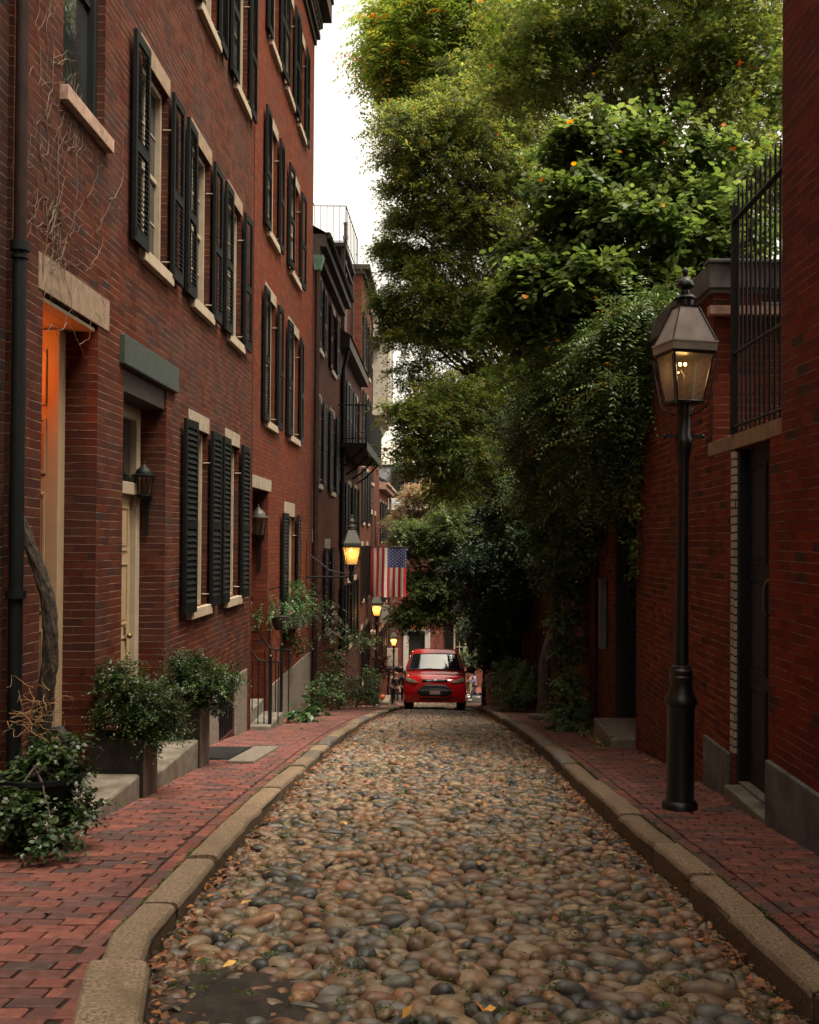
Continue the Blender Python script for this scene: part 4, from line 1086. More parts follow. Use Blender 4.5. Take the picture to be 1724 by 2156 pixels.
# ------------------------------------------------------------------ gas street lamps
def post_parts(x, y, zb, n, t):
    MB().lathe([(.135,zb-.1),(.135,zb+.03),(.128,zb+.055),(.108,zb+.07),(.104,zb+.09),(.103,zb+.76),(.108,zb+.79),(.121,zb+.80),(.124,zb+.825),(.118,zb+.85),(.098,zb+.875),(.086,zb+.93),(.083,zb+.965),(.09,zb+.985),(.091,zb+1.01),(.083,zb+1.02),(.088,zb+1.04),(.088,zb+1.06),(.075,zb+1.072),(.072,zb+1.09),(.056,zb+1.1)],x,y,n).build('base', M['lampiron'], t, smooth=True)
    MB().lathe([(.055,zb+1.09),(.047,zb+1.7),(.041,zb+2.3),(.042,zb+2.62),(.048,zb+2.68),(.06,zb+2.74),(.067,zb+2.79),(.067,zb+2.83),(.052,zb+2.85),(.052,zb+3.0),(.058,zb+3.04),(.06,zb+3.1)],x,y,n).build('post', M['lampiron'], t, smooth=True)
    m = MB(); m.box(x-.145,x+.145,y-.012,y+.012,zb+2.835,zb+2.86); m.blob((x-.145,y,zb+2.847),.018,8,6); m.blob((x+.145,y,zb+2.847),.018,8,6); m.build('ladder_bar', M['lampiron'], t)
def street_lamp(label, x, y, zb, tint='hood', k=1.0, energy=6, lit=M['glow'], rot=.22, simple=False, lg='lampglass', wall=None):
    if simple: lg = 'lampglass_lit'
    t = thing('street_lamp', label, 'street lamp', (x, y, zb+(2.9 if wall is not None else 0)), 'gas street lamps')
    n = 14 if simple else 28
    if wall is not None:
        MB().lathe([(.02,zb+2.74),(.05,zb+2.78),(.052,zb+2.86),(.04,zb+2.92),(.052,zb+3.0),(.058,zb+3.04),(.06,zb+3.1)],x,y,n).build('stem', M['lampiron'], t, smooth=True)
        m = MB(); m.tube([(wall,y,zb+2.84),(x,y,zb+2.84)],.02,8); m.tube([(wall,y,zb+3.35),(wall+.22,y,zb+3.2),(wall+.5,y,zb+2.98),(x-.12,y,zb+2.9),(x,y,zb+2.9)],.016,8); m.tube([(wall,y,zb+2.3),(wall+.3,y,zb+2.5),(wall+.55,y,zb+2.82)],.014,8); m.box(wall,wall+.02,y-.025,y+.025,zb+2.2,zb+3.6); m.build('bracket_arm', M['lampiron'], t, smooth=True)
    if wall is None: post_parts(x, y, zb, n, t)
    # lantern: four tapering glass sides in an iron frame
    ca, sa = math.cos(rot), math.sin(rot)
    def q(a, b): return (x+a*ca-b*sa, y+a*sa+b*ca)
    def sq(h, z): return [(*q(a*h, b*h), z) for a, b in ((-1,-1),(1,-1),(1,1),(-1,1))]
    z0, z1 = zb+3.11, zb+3.46; h0, h1 = .105, .158
    cage = MB()
    A, B = sq(h0, z0), sq(h1, z1)
    for i in range(4): cage.cyl(A[i], B[i], .009, n=5); cage.cyl(A[i], A[(i+1)%4], .009, n=5)
    cage.hexa(sq(h0+.006, z0-.02)+sq(h0+.006, z0-.004))
    for i in range(4):
        # outer guard rods folding in below the lantern
        a = Vector(sq(h1+.028, z1-.01)[i]); b_ = Vector(sq(h0+.028, z0-.03)[i]); c = Vector((x, y, zb+2.98)); d = b_.lerp(Vector((x, y, zb+3.0)), .35); d.z = zb+3.03
        cage.tube([a, b_, d, c], .0065, 5)
    cage.build('lantern_frame', M['lampiron'], t)
    g = MB()
    for i in range(4): g.quad(A[i], A[(i+1)%4], B[(i+1)%4], B[i])
    g.build('glass', M[lg], t)
    r = MB(); r.hexa(sq(.172, z1)+sq(.176, z1+.025)); r.build('eave', M['lampiron'], t)
    r = MB(); r.hexa(sq(.178, z1+.026)+sq(.184, z1+.085)); r.build('band', M['hood2'] if simple else M['band'], t)
    r = MB(); r.hexa(sq(.19, z1+.086)+sq(.186, z1+.1)); r.hexa(sq(.176, z1+.1)+sq(.075, z1+.37))
    o = r.build('hood', M[tint], t)
    m = MB(); C_, D_ = sq(.178, z1+.1), sq(.077, z1+.372)
    for i in range(4): m.cyl(C_[i], D_[i], .006, n=5)
    m.hexa(sq(.08, z1+.37)+sq(.08, z1+.385)); m.build('hood_ribs', M['lampiron'], o)
    zz = z1+.385
    MB().lathe([(.066,zz),(.066,zz+.045),(.085,zz+.055),(.085,zz+.062),(.06,zz+.085),(.035,zz+.10),(.03,zz+.125),(.045,zz+.14),(.068,zz+.155),(.068,zz+.165),(.058,zz+.19),(.038,zz+.215),(.014,zz+.232),(.02,zz+.245),(.026,zz+.265),(.02,zz+.285),(.004,zz+.3)],x,y,n).build('finial', M['lampiron'] if tint=='hood' else M['hood2'], t, smooth=True)
    b = MB()
    for dx in (-.024, .016): b.blob((x+dx-.01,y,z1-.06),(.011,.011,.013),8,6)
    if not simple:
        for dx in (-.075,-.055): b.blob((x+dx,y-.04,z1-.13+.008*(dx<-.06)),(.004,.004,.006),6,5)
    b.build('mantle', lit, t, smooth=True)
    m = MB(); m.tube([(x,y,z0),(x,y,z1-.14),(x-.03,y,z1-.1)], .006, 5); m.build('burner', M['brass'], t)
    if energy: plight('lamp_light', (x, y, z1-.12), energy, (1,.58,.22), .06)
    return t
_l = street_lamp('largest black gas lamp on the right pavement before the garden wall', 1.85, 8.0, H(8.0), energy=.7, lg='lampglass_near'); _l.rotation_euler = (0, .006, 0)
street_lamp('pale hooded gas lamp held off the left facade by an iron arm, before the flag', -1.84, 21.9, H(21.9), 'hood2', energy=4.5, simple=True, wall=XL)
street_lamp('gas lamp partly hidden under the hanging flag', -2.14, 36, H(36), 'hood2', energy=6, simple=True, rot=0)
street_lamp('farthest left gas lamp beside the walkers at the street end', -2.36, 55, H(55), 'hood2', energy=10, simple=True, rot=0)
street_lamp('right gas lamp wrapped in ivy with only its base clear', 2.03, 47, H(47), energy=0, simple=True)
# ------------------------------------------------------------------ flag
fl = thing('flag', 'stars and stripes flag hanging from a pole over the left pavement', 'flag', (-1.5,31.2,-.25))
m = MB(); m.tube([(XL,31.2,-.21),(-.95,31.2,-.255)],.014,8); m.blob((-.93,31.2,-.255),.025,8,6); m.build('pole', M['wood_dark'], fl, smooth=True)
fx0, fx1, fz1, fz0 = -2.04, -.98, -.27, -1.74
def fwave(u, v): return 31.2 + .045*math.sin(u*11+v*1.5)*(.25+v) + .02*math.sin(u*23+2)*v
def cloth(u0, u1, v0, v1, dy=0, n=16):
    V = []; Q = []
    nu = max(3, int((u1-u0)*60)); nv = 26
    for j in range(nv+1):
        for i in range(nu+1):
            u = u0+(u1-u0)*i/nu; v = v0+(v1-v0)*j/nv
            V.append((fx0+(fx1-fx0)*u+.012*math.sin(v*5+1)*v, fwave(u, v)+dy, fz1-(fz1-fz0)*v+.01*math.sin(u*9)*v))
    for j in range(nv):
        for i in range(nu):
            k = j*(nu+1)+i; Q.append((k, k+1, k+nu+2, k+nu+1))
    return V, Q
red = plain('flag_red', (.50,.022,.028), .8, var=.08); wht = plain('flag_white', (.74,.64,.56), .8, var=.06); blu = plain('flag_blue', (.055,.075,.22), .8, var=.1)
def cloth_obj(name, parts, mat):
    V = []; Q = []
    for p in parts:
        v, q = cloth(*p); off = len(V); V += v; Q += [tuple(a+off for a in f) for f in q]
    mb = MB(); mb.v = V; mb.f = Q; return mb.build(name, mat, fl, smooth=True)
W13 = 1/13; ucan = 6*W13   # union fills the top right, seven stripes wide
cloth_obj('red_stripes', [(k*W13, (k+1)*W13, 0 if k < 6 else .40, 1) for k in range(0, 13, 2)], red)
cloth_obj('white_stripes', [(k*W13, (k+1)*W13, 0 if k < 6 else .40, 1) for k in range(1, 13, 2)], wht)
un = cloth_obj('union', [(ucan, 1, 0, .40)], blu)
m = MB()
for r_ in range(9):
    for c_ in range(6 if r_ % 2 == 0 else 5):
        u = ucan+(1-ucan)*((r_+.5)/9); v = .40*((c_+.5+(0 if r_%2==0 else .5))/6)
        cx, cz = fx0+(fx1-fx0)*u+.012*math.sin(v*5+1)*v, fz1-(fz1-fz0)*v; yy = fwave(u, v)-.004
        pts = []
        for i in range(10):
            rr = .019 if i % 2 == 0 else .008; a = math.pi/2+math.pi*i/5; pts.append((cx+rr*math.cos(a), yy, cz+rr*math.sin(a)))
        b = len(m.v); m.v += pts+[(cx, yy, cz)]
        for i in range(10): m.f.append((b+i, b+(i+1)%10, b+10))
o = m.build('stars', wht, un)

# ------------------------------------------------------------------ red van
def build_van():
    X0, Y0 = -.10, 29.55; zg = road_z(0, 30.3)+.03
    t = thing('van', 'red compact van parked head on in the lane with dark grille', 'van', (0, 0, 0))
    t.location = (X0, Y0, road_z(0, 29.6)+.045); t.rotation_euler = (-math.atan(.150), 0, 0)
    ORG[t.name] = Vector((0,0,0))
    st = [(.10,.20,.80,.16),(.03,.25,.83,.2),(.0,.36,.86,.22),(.0,.50,.88,.22),(.02,.64,.885,.24),(.04,.74,.885,.26),(.08,.84,.88,.28),(.18,.92,.87,.28),(.40,1.0,.855,.22),(.70,1.07,.84,.16),(1.0,1.12,.825,.10),
        (1.04,1.13,.825,.12),(1.22,1.30,.80,.13),(1.42,1.48,.765,.13),(1.58,1.63,.73,.12),(1.68,1.73,.70,.11),(1.90,1.80,.67,.05),(2.6,1.84,.66,0),(3.6,1.85,.66,0),(4.3,1.83,.66,-.02),(4.4,1.6,.70,-.02),(4.42,.9,.86,-.02),(4.42,.3,.84,-.02)]
    st_old = [ # y, z, halfwidth, bulge (sweep back toward sides)
        (.10,.20,.80,.16),(.03,.27,.83,.2),(.0,.42,.86,.22),(.0,.58,.88,.22),(.02,.74,.885,.24),(.05,.86,.885,.26),(.09,.94,.88,.28),(.20,1.00,.87,.28),(.42,1.08,.85,.22),(.72,1.15,.83,.16),(1.02,1.20,.81,.10),
        (1.06,1.21,.81,.12),(1.3,1.40,.765,.13),(1.55,1.60,.715,.13),(1.74,1.735,.665,.12),(1.88,1.79,.645,.1),(2.2,1.825,.64,.04),(3.2,1.85,.64,0),(4.3,1.83,.64,-.02),(4.4,1.6,.70,-.02),(4.42,.9,.86,-.02),(4.42,.3,.84,-.02)]
    nx = 12; V = []; Q = []
    def crownz(z, u): return z-.035*abs(u)**3.0
    for (y, z, hw, bl) in st:
        for i in range(nx+1):
            u = -1+2*i/nx; V.append((hw*u, y+bl*abs(u)**3, crownz(z, u) if z > .95 else z))
    for j in range(len(st)-1):
        for i in range(nx):
            k = j*(nx+1)+i; Q.append((k, k+1, k+nx+2, k+nx+1))
    # sides
    def side(sx):
        base = len(V); n = len(st); lv = 7
        for j, (y, z, hw, bl) in enumerate(st):
            for l in range(lv):
                q = l/(lv-1)
                yy = y+bl
                if z > 1.25:     # tumblehome greenhouse down to belt, then bulge
                    zz = (crownz(z,1))*(1-q)+.26*q
                    belt = 1.15
                    w = hw+(.90-hw)*min(1, max(0, (crownz(z,1)-zz)/(z-belt+.001))) if zz > belt else .905-.03*((zz-.7)/.5)**2
                else:
                    zz = z*(1-q)+(.26 if z > .3 else z-.02)*q; w = hw+(.905-hw)*min(1, q*2.2) if .1 < y else hw+.012*math.sin(q*3.1)
                    if z > .95: zz = crownz(z,1)*(1-q)+.26*q
                V.append((sx*w, yy, zz))
        for j in range(n-1):
            for l in range(lv-1):
                k = base+j*lv+l; Q.append((k, k+1, k+lv+1, k+lv))
    side(1); side(-1)
    mb = MB(); mb.v = V; mb.f = Q
    body = mb.build('body', M['car_red'], t, smooth=True)
    me = body.data; bm = bmesh.new(); bm.from_mesh(me); bmesh.ops.remove_doubles(bm, verts=bm.verts, dist=.004); bmesh.ops.recalc_face_normals(bm, faces=bm.faces); bm.to_mesh(me); bm.free()
    def fr(u, z):  # y of the nose surface at sideways u (m) and height z
        for (a, b) in zip(st, st[1:]):
            if a[1] <= z <= b[1]:
                k = (z-a[1])/(b[1]-a[1]+1e-6); y = a[0]+(b[0]-a[0])*k; hw = a[2]+(b[2]-a[2])*k; bl = a[3]+(b[3]-a[3])*k
                return y+bl*min(1, abs(u)/hw)**3
        return 0
    def patch(name, outline, mat, d=.012, par=body, nsub=10, smooth=True):
        """skin laid on the nose inside a band outline: list of (u, zlow, zhigh)"""
        V = []; Q = []
        for (u, a, b) in outline:
            for l in range(7):
                z = a+(b-a)*l/6; V.append((u, fr(u, z)-d, z))
        for i in range(len(outline)-1):
            for l in range(6):
                k = i*7+l; Q.append((k, k+1, k+8, k+7))
        n = len(V); rim = [i*7 for i in range(len(outline))]
        mb = MB(); mb.v = V; mb.f = Q; o = mb.build(name, mat, par, smooth=smooth); so = o.modifiers.new('thick', 'SOLIDIFY'); so.thickness = .02; so.offset = 0
        return o
    # windscreen
    V = []; Q = []
    rows = [(1.06,1.155),(1.2,1.285),(1.34,1.41),(1.48,1.535),(1.58,1.625)]
    def ws(y, z, u):
        for (a, b) in zip(st[10:15], st[11:16]):
            if a[1] <= z <= b[1]+.001:
                k = (z-a[1])/(b[1]-a[1]); yy = a[0]+(b[0]-a[0])*k; hw = a[2]+(b[2]-a[2])*k; bl = a[3]+(b[3]-a[3])*k; return yy, hw, bl
        return y, .7, .12
    for (y, z) in rows:
        yy, hw, bl = ws(y, z, 0); w = hw-.055+(.015 if z < 1.2 else 0)
        for i in range(13):
            u = (-1+2*i/12); V.append((w*u, yy+bl*abs(w*u/hw)**3-.018, crownz(z, w*u/hw)+.012))
    for j in range(4):
        for i in range(12): k = j*13+i; Q.append((k, k+1, k+14, k+13))
    mb = MB(); mb.v = V; mb.f = Q; w_ = mb.build('windscreen', M['glass_red'], t, smooth=True)
    # dark rubber surround
    rim = [V[i] for i in range(13)]+[V[13*j+12] for j in range(1, 5)]+[V[4*13+i] for i in reversed(range(12))]+[V[13*j] for j in reversed(range(1, 4))]+[V[0]]
    MB().tube(rim, .016, 6, cap=False).build('seal', M['plastic'], w_)
    m = MB(); m.tube([(-.62,1.0,1.15),(-.1,1.07,1.19)],.008,5); m.tube([(.1,1.0,1.15),(.6,1.07,1.19)],.008,5); m.build('wiper', M['plastic'], t)
    # upper slim grille with badge
    patch('upper_grille', [(u, .79-.02*abs(u), .845) for u in np.linspace(-.36, .36, 9)], M['plastic'])
    patch('grille_bar', [(u, .812-.01*abs(u), .822) for u in np.linspace(-.34, .34, 9)], M['chrome'], d=.03)
    bd = MB(); bd.blob((0, fr(0,.82)-.035,.818),(.075,.014,.032),20,8); o = bd.build('badge', M['chrome'], t, smooth=True)
    # big trapezoid grille and bumper insert
    ol = []
    for u in np.linspace(-.50, .50, 15):
        a = abs(u); ol.append((u, .38+max(0, a-.38)*.9, .70-max(0, a-.30)*.85))
    patch('lower_grille', ol, M['plastic'])
    patch('bumper_bar', [(u, .50, .59-.05*(abs(u)/.5)**2) for u in np.linspace(-.50, .50, 13)], plain('bumper_grey',(.07,.075,.08),.45), d=.05)
    patch('lower_intake', [(u, .27+.05*(abs(u)/.45)**4, .33) for u in np.linspace(-.45, .45, 9)], M['plastic'], d=.01)
    m = MB(); m.box(-.15,.15,fr(0,.6)-.075,fr(0,.6)-.065,.42,.55); pl = m.build('number_plate', M['plate'], t)
    m = MB()
    for k in range(6): m.box(-.11+k*.04,-.085+k*.04,fr(0,.6)-.078,fr(0,.6)-.0755,.46,.51)
    m.build('plate_characters', M['car_red'], pl)
    for sx in (-1, 1):
        ol = []
        for q in np.linspace(0, 1, 9):
            u = sx*(.47+.38*q); lo = .745-.02*math.sin(q*3.1)+.05*q; hi = .765+.155*q**.8
            ol.append((u, lo, hi))
        patch('headlight', ol, M['headlamp'], d=.014, par=t)
        patch('fog_light', [(sx*(.60+.04*k/4), .32, .38) for k in range(5)], M['car_red'], d=.006, par=t)
        # mirror
        m = MB(); m.blob((sx*1.06,1.2,1.16),(.135,.07,.10),14,10); m.tube([(sx*.86,1.25,1.08),(sx*1.0,1.2,1.12)],.03,6); m.build('wing_mirror', M['plastic'], t, smooth=True)
    for sx in (-1, 1):
        for yy in (.82, 3.48):
            w = MB(); cx = sx*.78; n = 24; prof = [(.0,-.11),(.20,-.11),(.30,-.10),(.325,-.07),(.325,.07),(.30,.10),(.20,.11),(0,.11)]
            b = len(w.v)
            for (r_, dx) in prof:
                for k in range(n): a = 2*math.pi*k/n; w.v.append((cx+dx, yy+r_*math.cos(a), .32+r_*math.sin(a)))
            for j in range(len(prof)-1):
                for k in range(n): w.f.append((b+j*n+k, b+j*n+(k+1)%n, b+(j+1)*n+(k+1)%n, b+(j+1)*n+k))
            wo = w.build('wheel', M['rubber'], t, smooth=True)
            r2 = MB()
            for k in range(10):
                a = 2*math.pi*k/10; r2.cyl((cx+sx*.112,yy+.05*math.cos(a),.32+.05*math.sin(a)),(cx+sx*.112,yy+.19*math.cos(a),.32+.19*math.sin(a)),.014,n=5)
            r2.build('rim', M['chrome'], wo)
    MB().box(-.7,.7,.3,4.3,.2,.28).build('underbody', M['plastic'], t)
    m = MB(); m.tube([(0,1.95,1.82),(0,2.1,1.98)],.006,5); m.build('aerial', M['plastic'], t)
    # side glass
    for sx in (-1,1):
        m = MB(); m.quad((sx*.885,1.6,1.2),(sx*.885,2.5,1.2),(sx*.735,2.5,1.66),(sx*.745,2.0,1.66)); m.build('side_window', M['glass_red'], t)
build_van()

# ------------------------------------------------------------------ people
skin = plain('skin', (.45,.26,.19), .55, var=.05)
def skinmesh(name, joints, edges, mat, parent, sub=2):
    me = bpy.data.meshes.new(name); me.from_pydata([j[:3] for j in joints], edges, []); me.materials.append(mat)
    o = bpy.data.objects.new(name, me); COL.objects.link(o)
    if parent is not None: o.parent = parent; ORG[o.name] = ORG[parent.name]
    md = o.modifiers.new('skin', 'SKIN'); md.use_smooth_shade = True
    sv = me.skin_vertices[0].data
    for i, j in enumerate(joints):
        r_ = j[3]; sv[i].radius = r_ if isinstance(r_, tuple) else (r_, r_)
    sv[0].use_root = True
    s = o.modifiers.new('sub', 'SUBSURF'); s.levels = sub; s.render_levels = sub
    return o
def person(label, x, y, z, h, face, top, bottom, hair, shoes, stride=.0, arms=((-.25,.1),(.25,-.1)), bag=None, hairlen=.1, lean=0):
    """local frame: person faces -Y before rotation"""
    t = thing('person', label, 'person', (0,0,0)); t.location = (x, y, z); t.rotation_euler = (0, 0, face); t.scale = (h/1.7,)*3
    ORG[t.name] = Vector((0,0,0))
    L = lean
    hip = (0,0,.90); chest = (0,-.04*1-L,1.25); neck = (0,-.05-L*1.4,1.43); head = (0,-.07-L*1.5,1.60)
    lf = (.10,-stride*.55,.07); rf = (-.10,stride*.5,.07+abs(stride)*.16)
    lk = (.10,-stride*.38-.02,.48); rk = (-.10,stride*.12-.05,.47)
    la, ra = arms
    def arm(sx, sw): 
        sh = (sx*.19,-.04-L,1.39); el = (sx*.25,-.04-L-sw*.18,1.12); wr = (sx*.22,-.1-L-sw*.55,.92+abs(sw)*.25); hd = (sx*.21,-.13-L-sw*.62,.86+abs(sw)*.28); return sh, el, wr, hd
    A, B = arm(1, la[1]*2), arm(-1, ra[1]*2)
    J = [(*hip,(.13,.10)),(0,-.02-L*.5,1.06,(.115,.09)),(*chest,(.145,.10)),(*neck,.05),(0,-.06-L*1.5,1.52,.06),(*head,(.082,.098)),(0,-.07-L*1.5,1.70,.05),
         (.09,0,.86,.085),(*lk,.06),(*lf,.045),(lf[0],lf[1]-.15,.03,.035),
         (-.09,0,.86,.085),(*rk,.06),(*rf,.045),(rf[0],rf[1]-.14,rf[2]-.03,.035),
         (*A[0],.05),(*A[1],.038),(*A[2],.028),(*A[3],.03),(*B[0],.05),(*B[1],.038),(*B[2],.028),(*B[3],.03)]
    E = [(0,1),(1,2),(2,3),(3,4),(4,5),(5,6),(0,7),(7,8),(8,9),(9,10),(0,11),(11,12),(12,13),(13,14),(2,15),(15,16),(16,17),(17,18),(2,19),(19,20),(20,21),(21,22)]
    # fingers
    n0 = len(J)
    for hi, hd in ((18, A[3]), (22, B[3])):
        for k in range(5):
            i = len(J); dx = (k-2)*.014
            J.append((hd[0]+dx, hd[1]-.02-(.02 if k == 0 else 0), hd[2]-.05, .008)); J.append((hd[0]+dx*1.1, hd[1]-.035-(.02 if k == 0 else 0), hd[2]-.085+(.03 if k in (0,) else 0), .006)); E += [(hi, i), (i, i+1)]
    skinmesh('body', J, E, skin, t, 1)
    f = MB(); f.blob((head[0],head[1]-.10,head[2]-.01),(.014,.02,.025),8,6); f.build('nose', skin, t, smooth=True)
    f = MB(); f.blob((.032,head[1]-.088,head[2]+.02),.011,8,6); f.blob((-.032,head[1]-.088,head[2]+.02),.011,8,6); f.blob((0,head[1]-.086,head[2]-.055),(.024,.008,.006),8,6); f.build('eyes_and_mouth', M['plastic'], t, smooth=True)
    J = [(0,-.01,.93,(.15,.115)),(0,-.02-L*.5,1.06,(.14,.11)),(chest[0],chest[1],chest[2],(.165,.12)),(0,-.05-L*1.2,1.40,.075),(*A[0],.07),(*A[1],.056),(*[a*.8+b*.2 for a,b in zip(A[2],A[1])],.046),(*B[0],.07),(*B[1],.056),(*[a*.8+b*.2 for a,b in zip(B[2],B[1])],.046)]
    skinmesh('top', J, [(0,1),(1,2),(2,3),(2,4),(4,5),(5,6),(2,7),(7,8),(8,9)], top, t, 1)
    J = [(0,0,.93,(.145,.115)),(.09,0,.84,.105),(*lk,.075),(lf[0],lf[1]+.01,lf[2]+.07,.058),(-.09,0,.84,.105),(*rk,.075),(rf[0],rf[1]+.01,rf[2]+.07,.058)]
    skinmesh('trousers', J, [(0,1),(1,2),(2,3),(0,4),(4,5),(5,6)], bottom, t, 1)
    s = MB()
    for q in (lf, rf): s.blob((q[0],q[1]-.06,q[2]-.015),(.05,.14,.055),12,8)
    s.build('shoes', shoes, t, smooth=True)
    hh = MB(); hh.blob((head[0],head[1]+.02,head[2]+.045),(.098,.105,.1),14,10)
    if hairlen > .15: hh.blob((head[0],head[1]+.085,head[2]-.08),(.075,.05,.14),12,8)
    hh.build('hair', hair, t, smooth=True)
    if bag: m = MB(); m.box(-.3,-.2,-.1,.14,.75,1.0); m.tube([(-.25,-.08,1.0),(-.12,-.1,1.42),(-.25,.12,1.0)],.012,5); m.build('bag', bag, t)
    return t
def cl(n, c): return plain(n, c, .85, var=.12)
wh = cl('shoe_white', (.6,.58,.55))
person('person in lavender top and jeans striding left past the van', 2.03, 58, -8.92, 1.63, R(-62), cl('lavender',(.42,.34,.55)), cl('jeans',(.05,.08,.14)), cl('hair_brown',(.05,.025,.018)), wh, stride=.62, arms=((0,.45),(0,-.3)), hairlen=.2, lean=.06)
person('taller person in salmon shirt behind the lavender walker', 1.75, 59.3, -8.95, 1.9, R(-30), cl('salmon',(.55,.22,.17)), cl('beige_trousers',(.25,.2,.15)), cl('hair_grey',(.22,.16,.12)), wh, stride=.3, arms=((0,.2),(0,.2)))
person('person in pale knit top walking beside the lavender walker', 1.35, 58.6, -8.93, 1.5, R(-40), cl('pale_knit',(.45,.38,.30)), cl('dark_jeans',(.03,.04,.07)), cl('hair_dark',(.03,.02,.015)), wh, stride=.5, arms=((0,.2),(0,-.2)), hairlen=.2)
person('person in beige coat carrying a dark bag left of the far lamp', -2.66, 57.2, -8.88, 1.66, R(15), cl('beige_coat',(.36,.25,.17)), cl('black_trousers',(.02,.02,.022)), cl('hair_auburn',(.12,.05,.03)), cl('boot',(.03,.02,.02)), stride=.15, bag=M['plastic'], hairlen=.2)
person('person in dark clothes just right of the far lamp', -2.18, 54.2, H(54)+.02, 1.62, R(-10), cl('dark_jumper',(.05,.03,.03)), cl('black_trousers_two',(.015,.015,.018)), cl('hair_fair',(.25,.14,.08)), cl('shoe_tan',(.25,.17,.12)), stride=.2, hairlen=.2)
person('person in black coat half hidden behind the van mirror', -1.62, 50.0, H(50)+.02, 1.62, R(5), cl('black_coat',(.012,.014,.02)), cl('black_trousers_three',(.01,.01,.012)), cl('hair_black',(.02,.015,.012)), wh, stride=.25)

# pumpkin and little far things
pk = thing('pumpkin', 'orange pumpkin sitting on a doorstep far down the left pavement', 'pumpkin', (-2.45,45,H(45)+.25))
m = MB(); pn = 24
for i in range(11):
    a = math.pi*i/10
    for k in range(pn):
        th_ = 2*math.pi*k/pn; rr = .14*max(.05, math.sin(a))*(1-.1*abs(math.sin(th_*4))); m.v.append((-2.42+rr*math.cos(th_), 45+rr*math.sin(th_), H(45)+.36-.115*math.cos(a)))
for i in range(10):
    for k in range(pn): m.f.append((i*pn+k, i*pn+(k+1)%pn, (i+1)*pn+(k+1)%pn, (i+1)*pn+k))
m.build('rind', plain('pumpkin_rind',(.62,.10,.02),.5), pk, smooth=True); MB().tube([(-2.42,45,H(45)+.46),(-2.4,45,H(45)+.53)],[.02,.012],6).build('stem', M['twig'], pk)
s3 = thing('stone_step', 'pale doorstep under the pumpkin far down the left pavement', 'step', (-2.6,45,H(45)))
MB().box(-2.79,-2.1,44.4,46.4,H(46)-.2,H(45)+.24).build('slab', M['lime'], s3, bevel=.02)
ns = thing('notice_board', 'small white notice board on the far left wall', 'sign', (-2.72,50,-3.4))
MB().box(-2.78,-2.35,49.5,49.55,-3.95,-3.15).build('board', M['whitepaint'], ns)
ns = thing('notice_board', 'lower white notice board beside the farthest left lamp', 'sign', (-2.5,56.5,-6))
MB().box(-2.78,-2.2,56.45,56.5,-7.0,-5.9).build('board', M['whitepaint'], ns)
# ------------------------------------------------------------------ trees behind the right wall
g0 = np.random.default_rng(77)
GR = [(.15,.185,.05),(.125,.16,.045),(.185,.21,.055),(.135,.165,.06)]
GY = [(.16,.22,.05),(.13,.19,.045),(.19,.23,.055),(.12,.17,.04)]
GD = [(.062,.10,.028),(.075,.115,.03),(.05,.085,.025),(.088,.125,.038)]
GO = [(.6,.22,.03),(.55,.30,.04),(.45,.12,.03)]
def tree(label, cat, base, fork, blobs, seed, r0=.16, name='tree', group='trees behind the right garden wall', mat='leaf', extra=2, lumps=11, **kw):
    kw['lumps'] = lumps; kw['dens'] *= .58
    t = thing(name, label, cat, base, group)
    limbs(t, base, blobs, r0, np.random.default_rng(seed+500), fork=fork, extra=extra)
    crown(t, 'crown', blobs, seed, mat, **kw)
    return t
tree('yellow green tree with feathery orange tipped leaves reaching farthest into the sky', 'tree', (5.5,27,H(27)), (4.2,27,5.5),
     [pb(890,75,75,27),pb(950,130,90,27),pb(1010,50,110,27),pb(940,10,75,26),pb(915,195,40,27),pb(815,135,30,26.5),pb(1090,120,110,27),pb(1000,-40,110,27),pb(850,110,42,26.5),pb(870,185,24,27),pb(860,60,40,27)], 101, r0=.2,
     size=.17, compound=True, per=44, tint=GY, alt=[(.42,.17,.05),(.55,.28,.05),(.3,.1,.05)], palt=.045, dens=.8, shell=.3)
tree('dark fine leaved tree below the feathery one, branches showing sky gaps', 'tree', (5.2,24,H(24)), (3.5,24,4.0),
     [pb(895,290,85,24),pb(975,260,100,24),pb(850,250,40,24),pb(850,330,42,24),pb(870,395,45,24),pb(940,390,90,24),pb(1040,340,120,24.5),pb(1100,240,110,25),pb(950,200,80,25),pb(1030,200,90,25),pb(905,240,50,24.5),pb(960,460,80,24.5)], 102,
     size=.085, per=18, tint=GR+[(.05,.07,.03)], alt=GO, palt=.006, dens=1.5, shell=.3)
tree('broad oak with lobed leaves filling the top right sky', 'tree', (6.5,20,H(20)), (5.2,20,4.5),
     [pb(1180,40,130,20),pb(1310,60,150,20),pb(1460,60,150,20),pb(1590,60,130,19),pb(1230,170,120,20.5),pb(1370,190,120,20),pb(1520,200,130,19.5),pb(1640,200,120,18.5),pb(1120,150,100,21.5),pb(1600,330,110,18.5),pb(1480,-60,140,19),pb(1250,-70,140,20),pb(1560,440,80,18.5)], 103, r0=.24,
     size=.15, kind='lobed', per=15, tint=GR+[(.075,.12,.035),(.09,.13,.03)], alt=GO, palt=.005, dens=1.5, shell=.35)
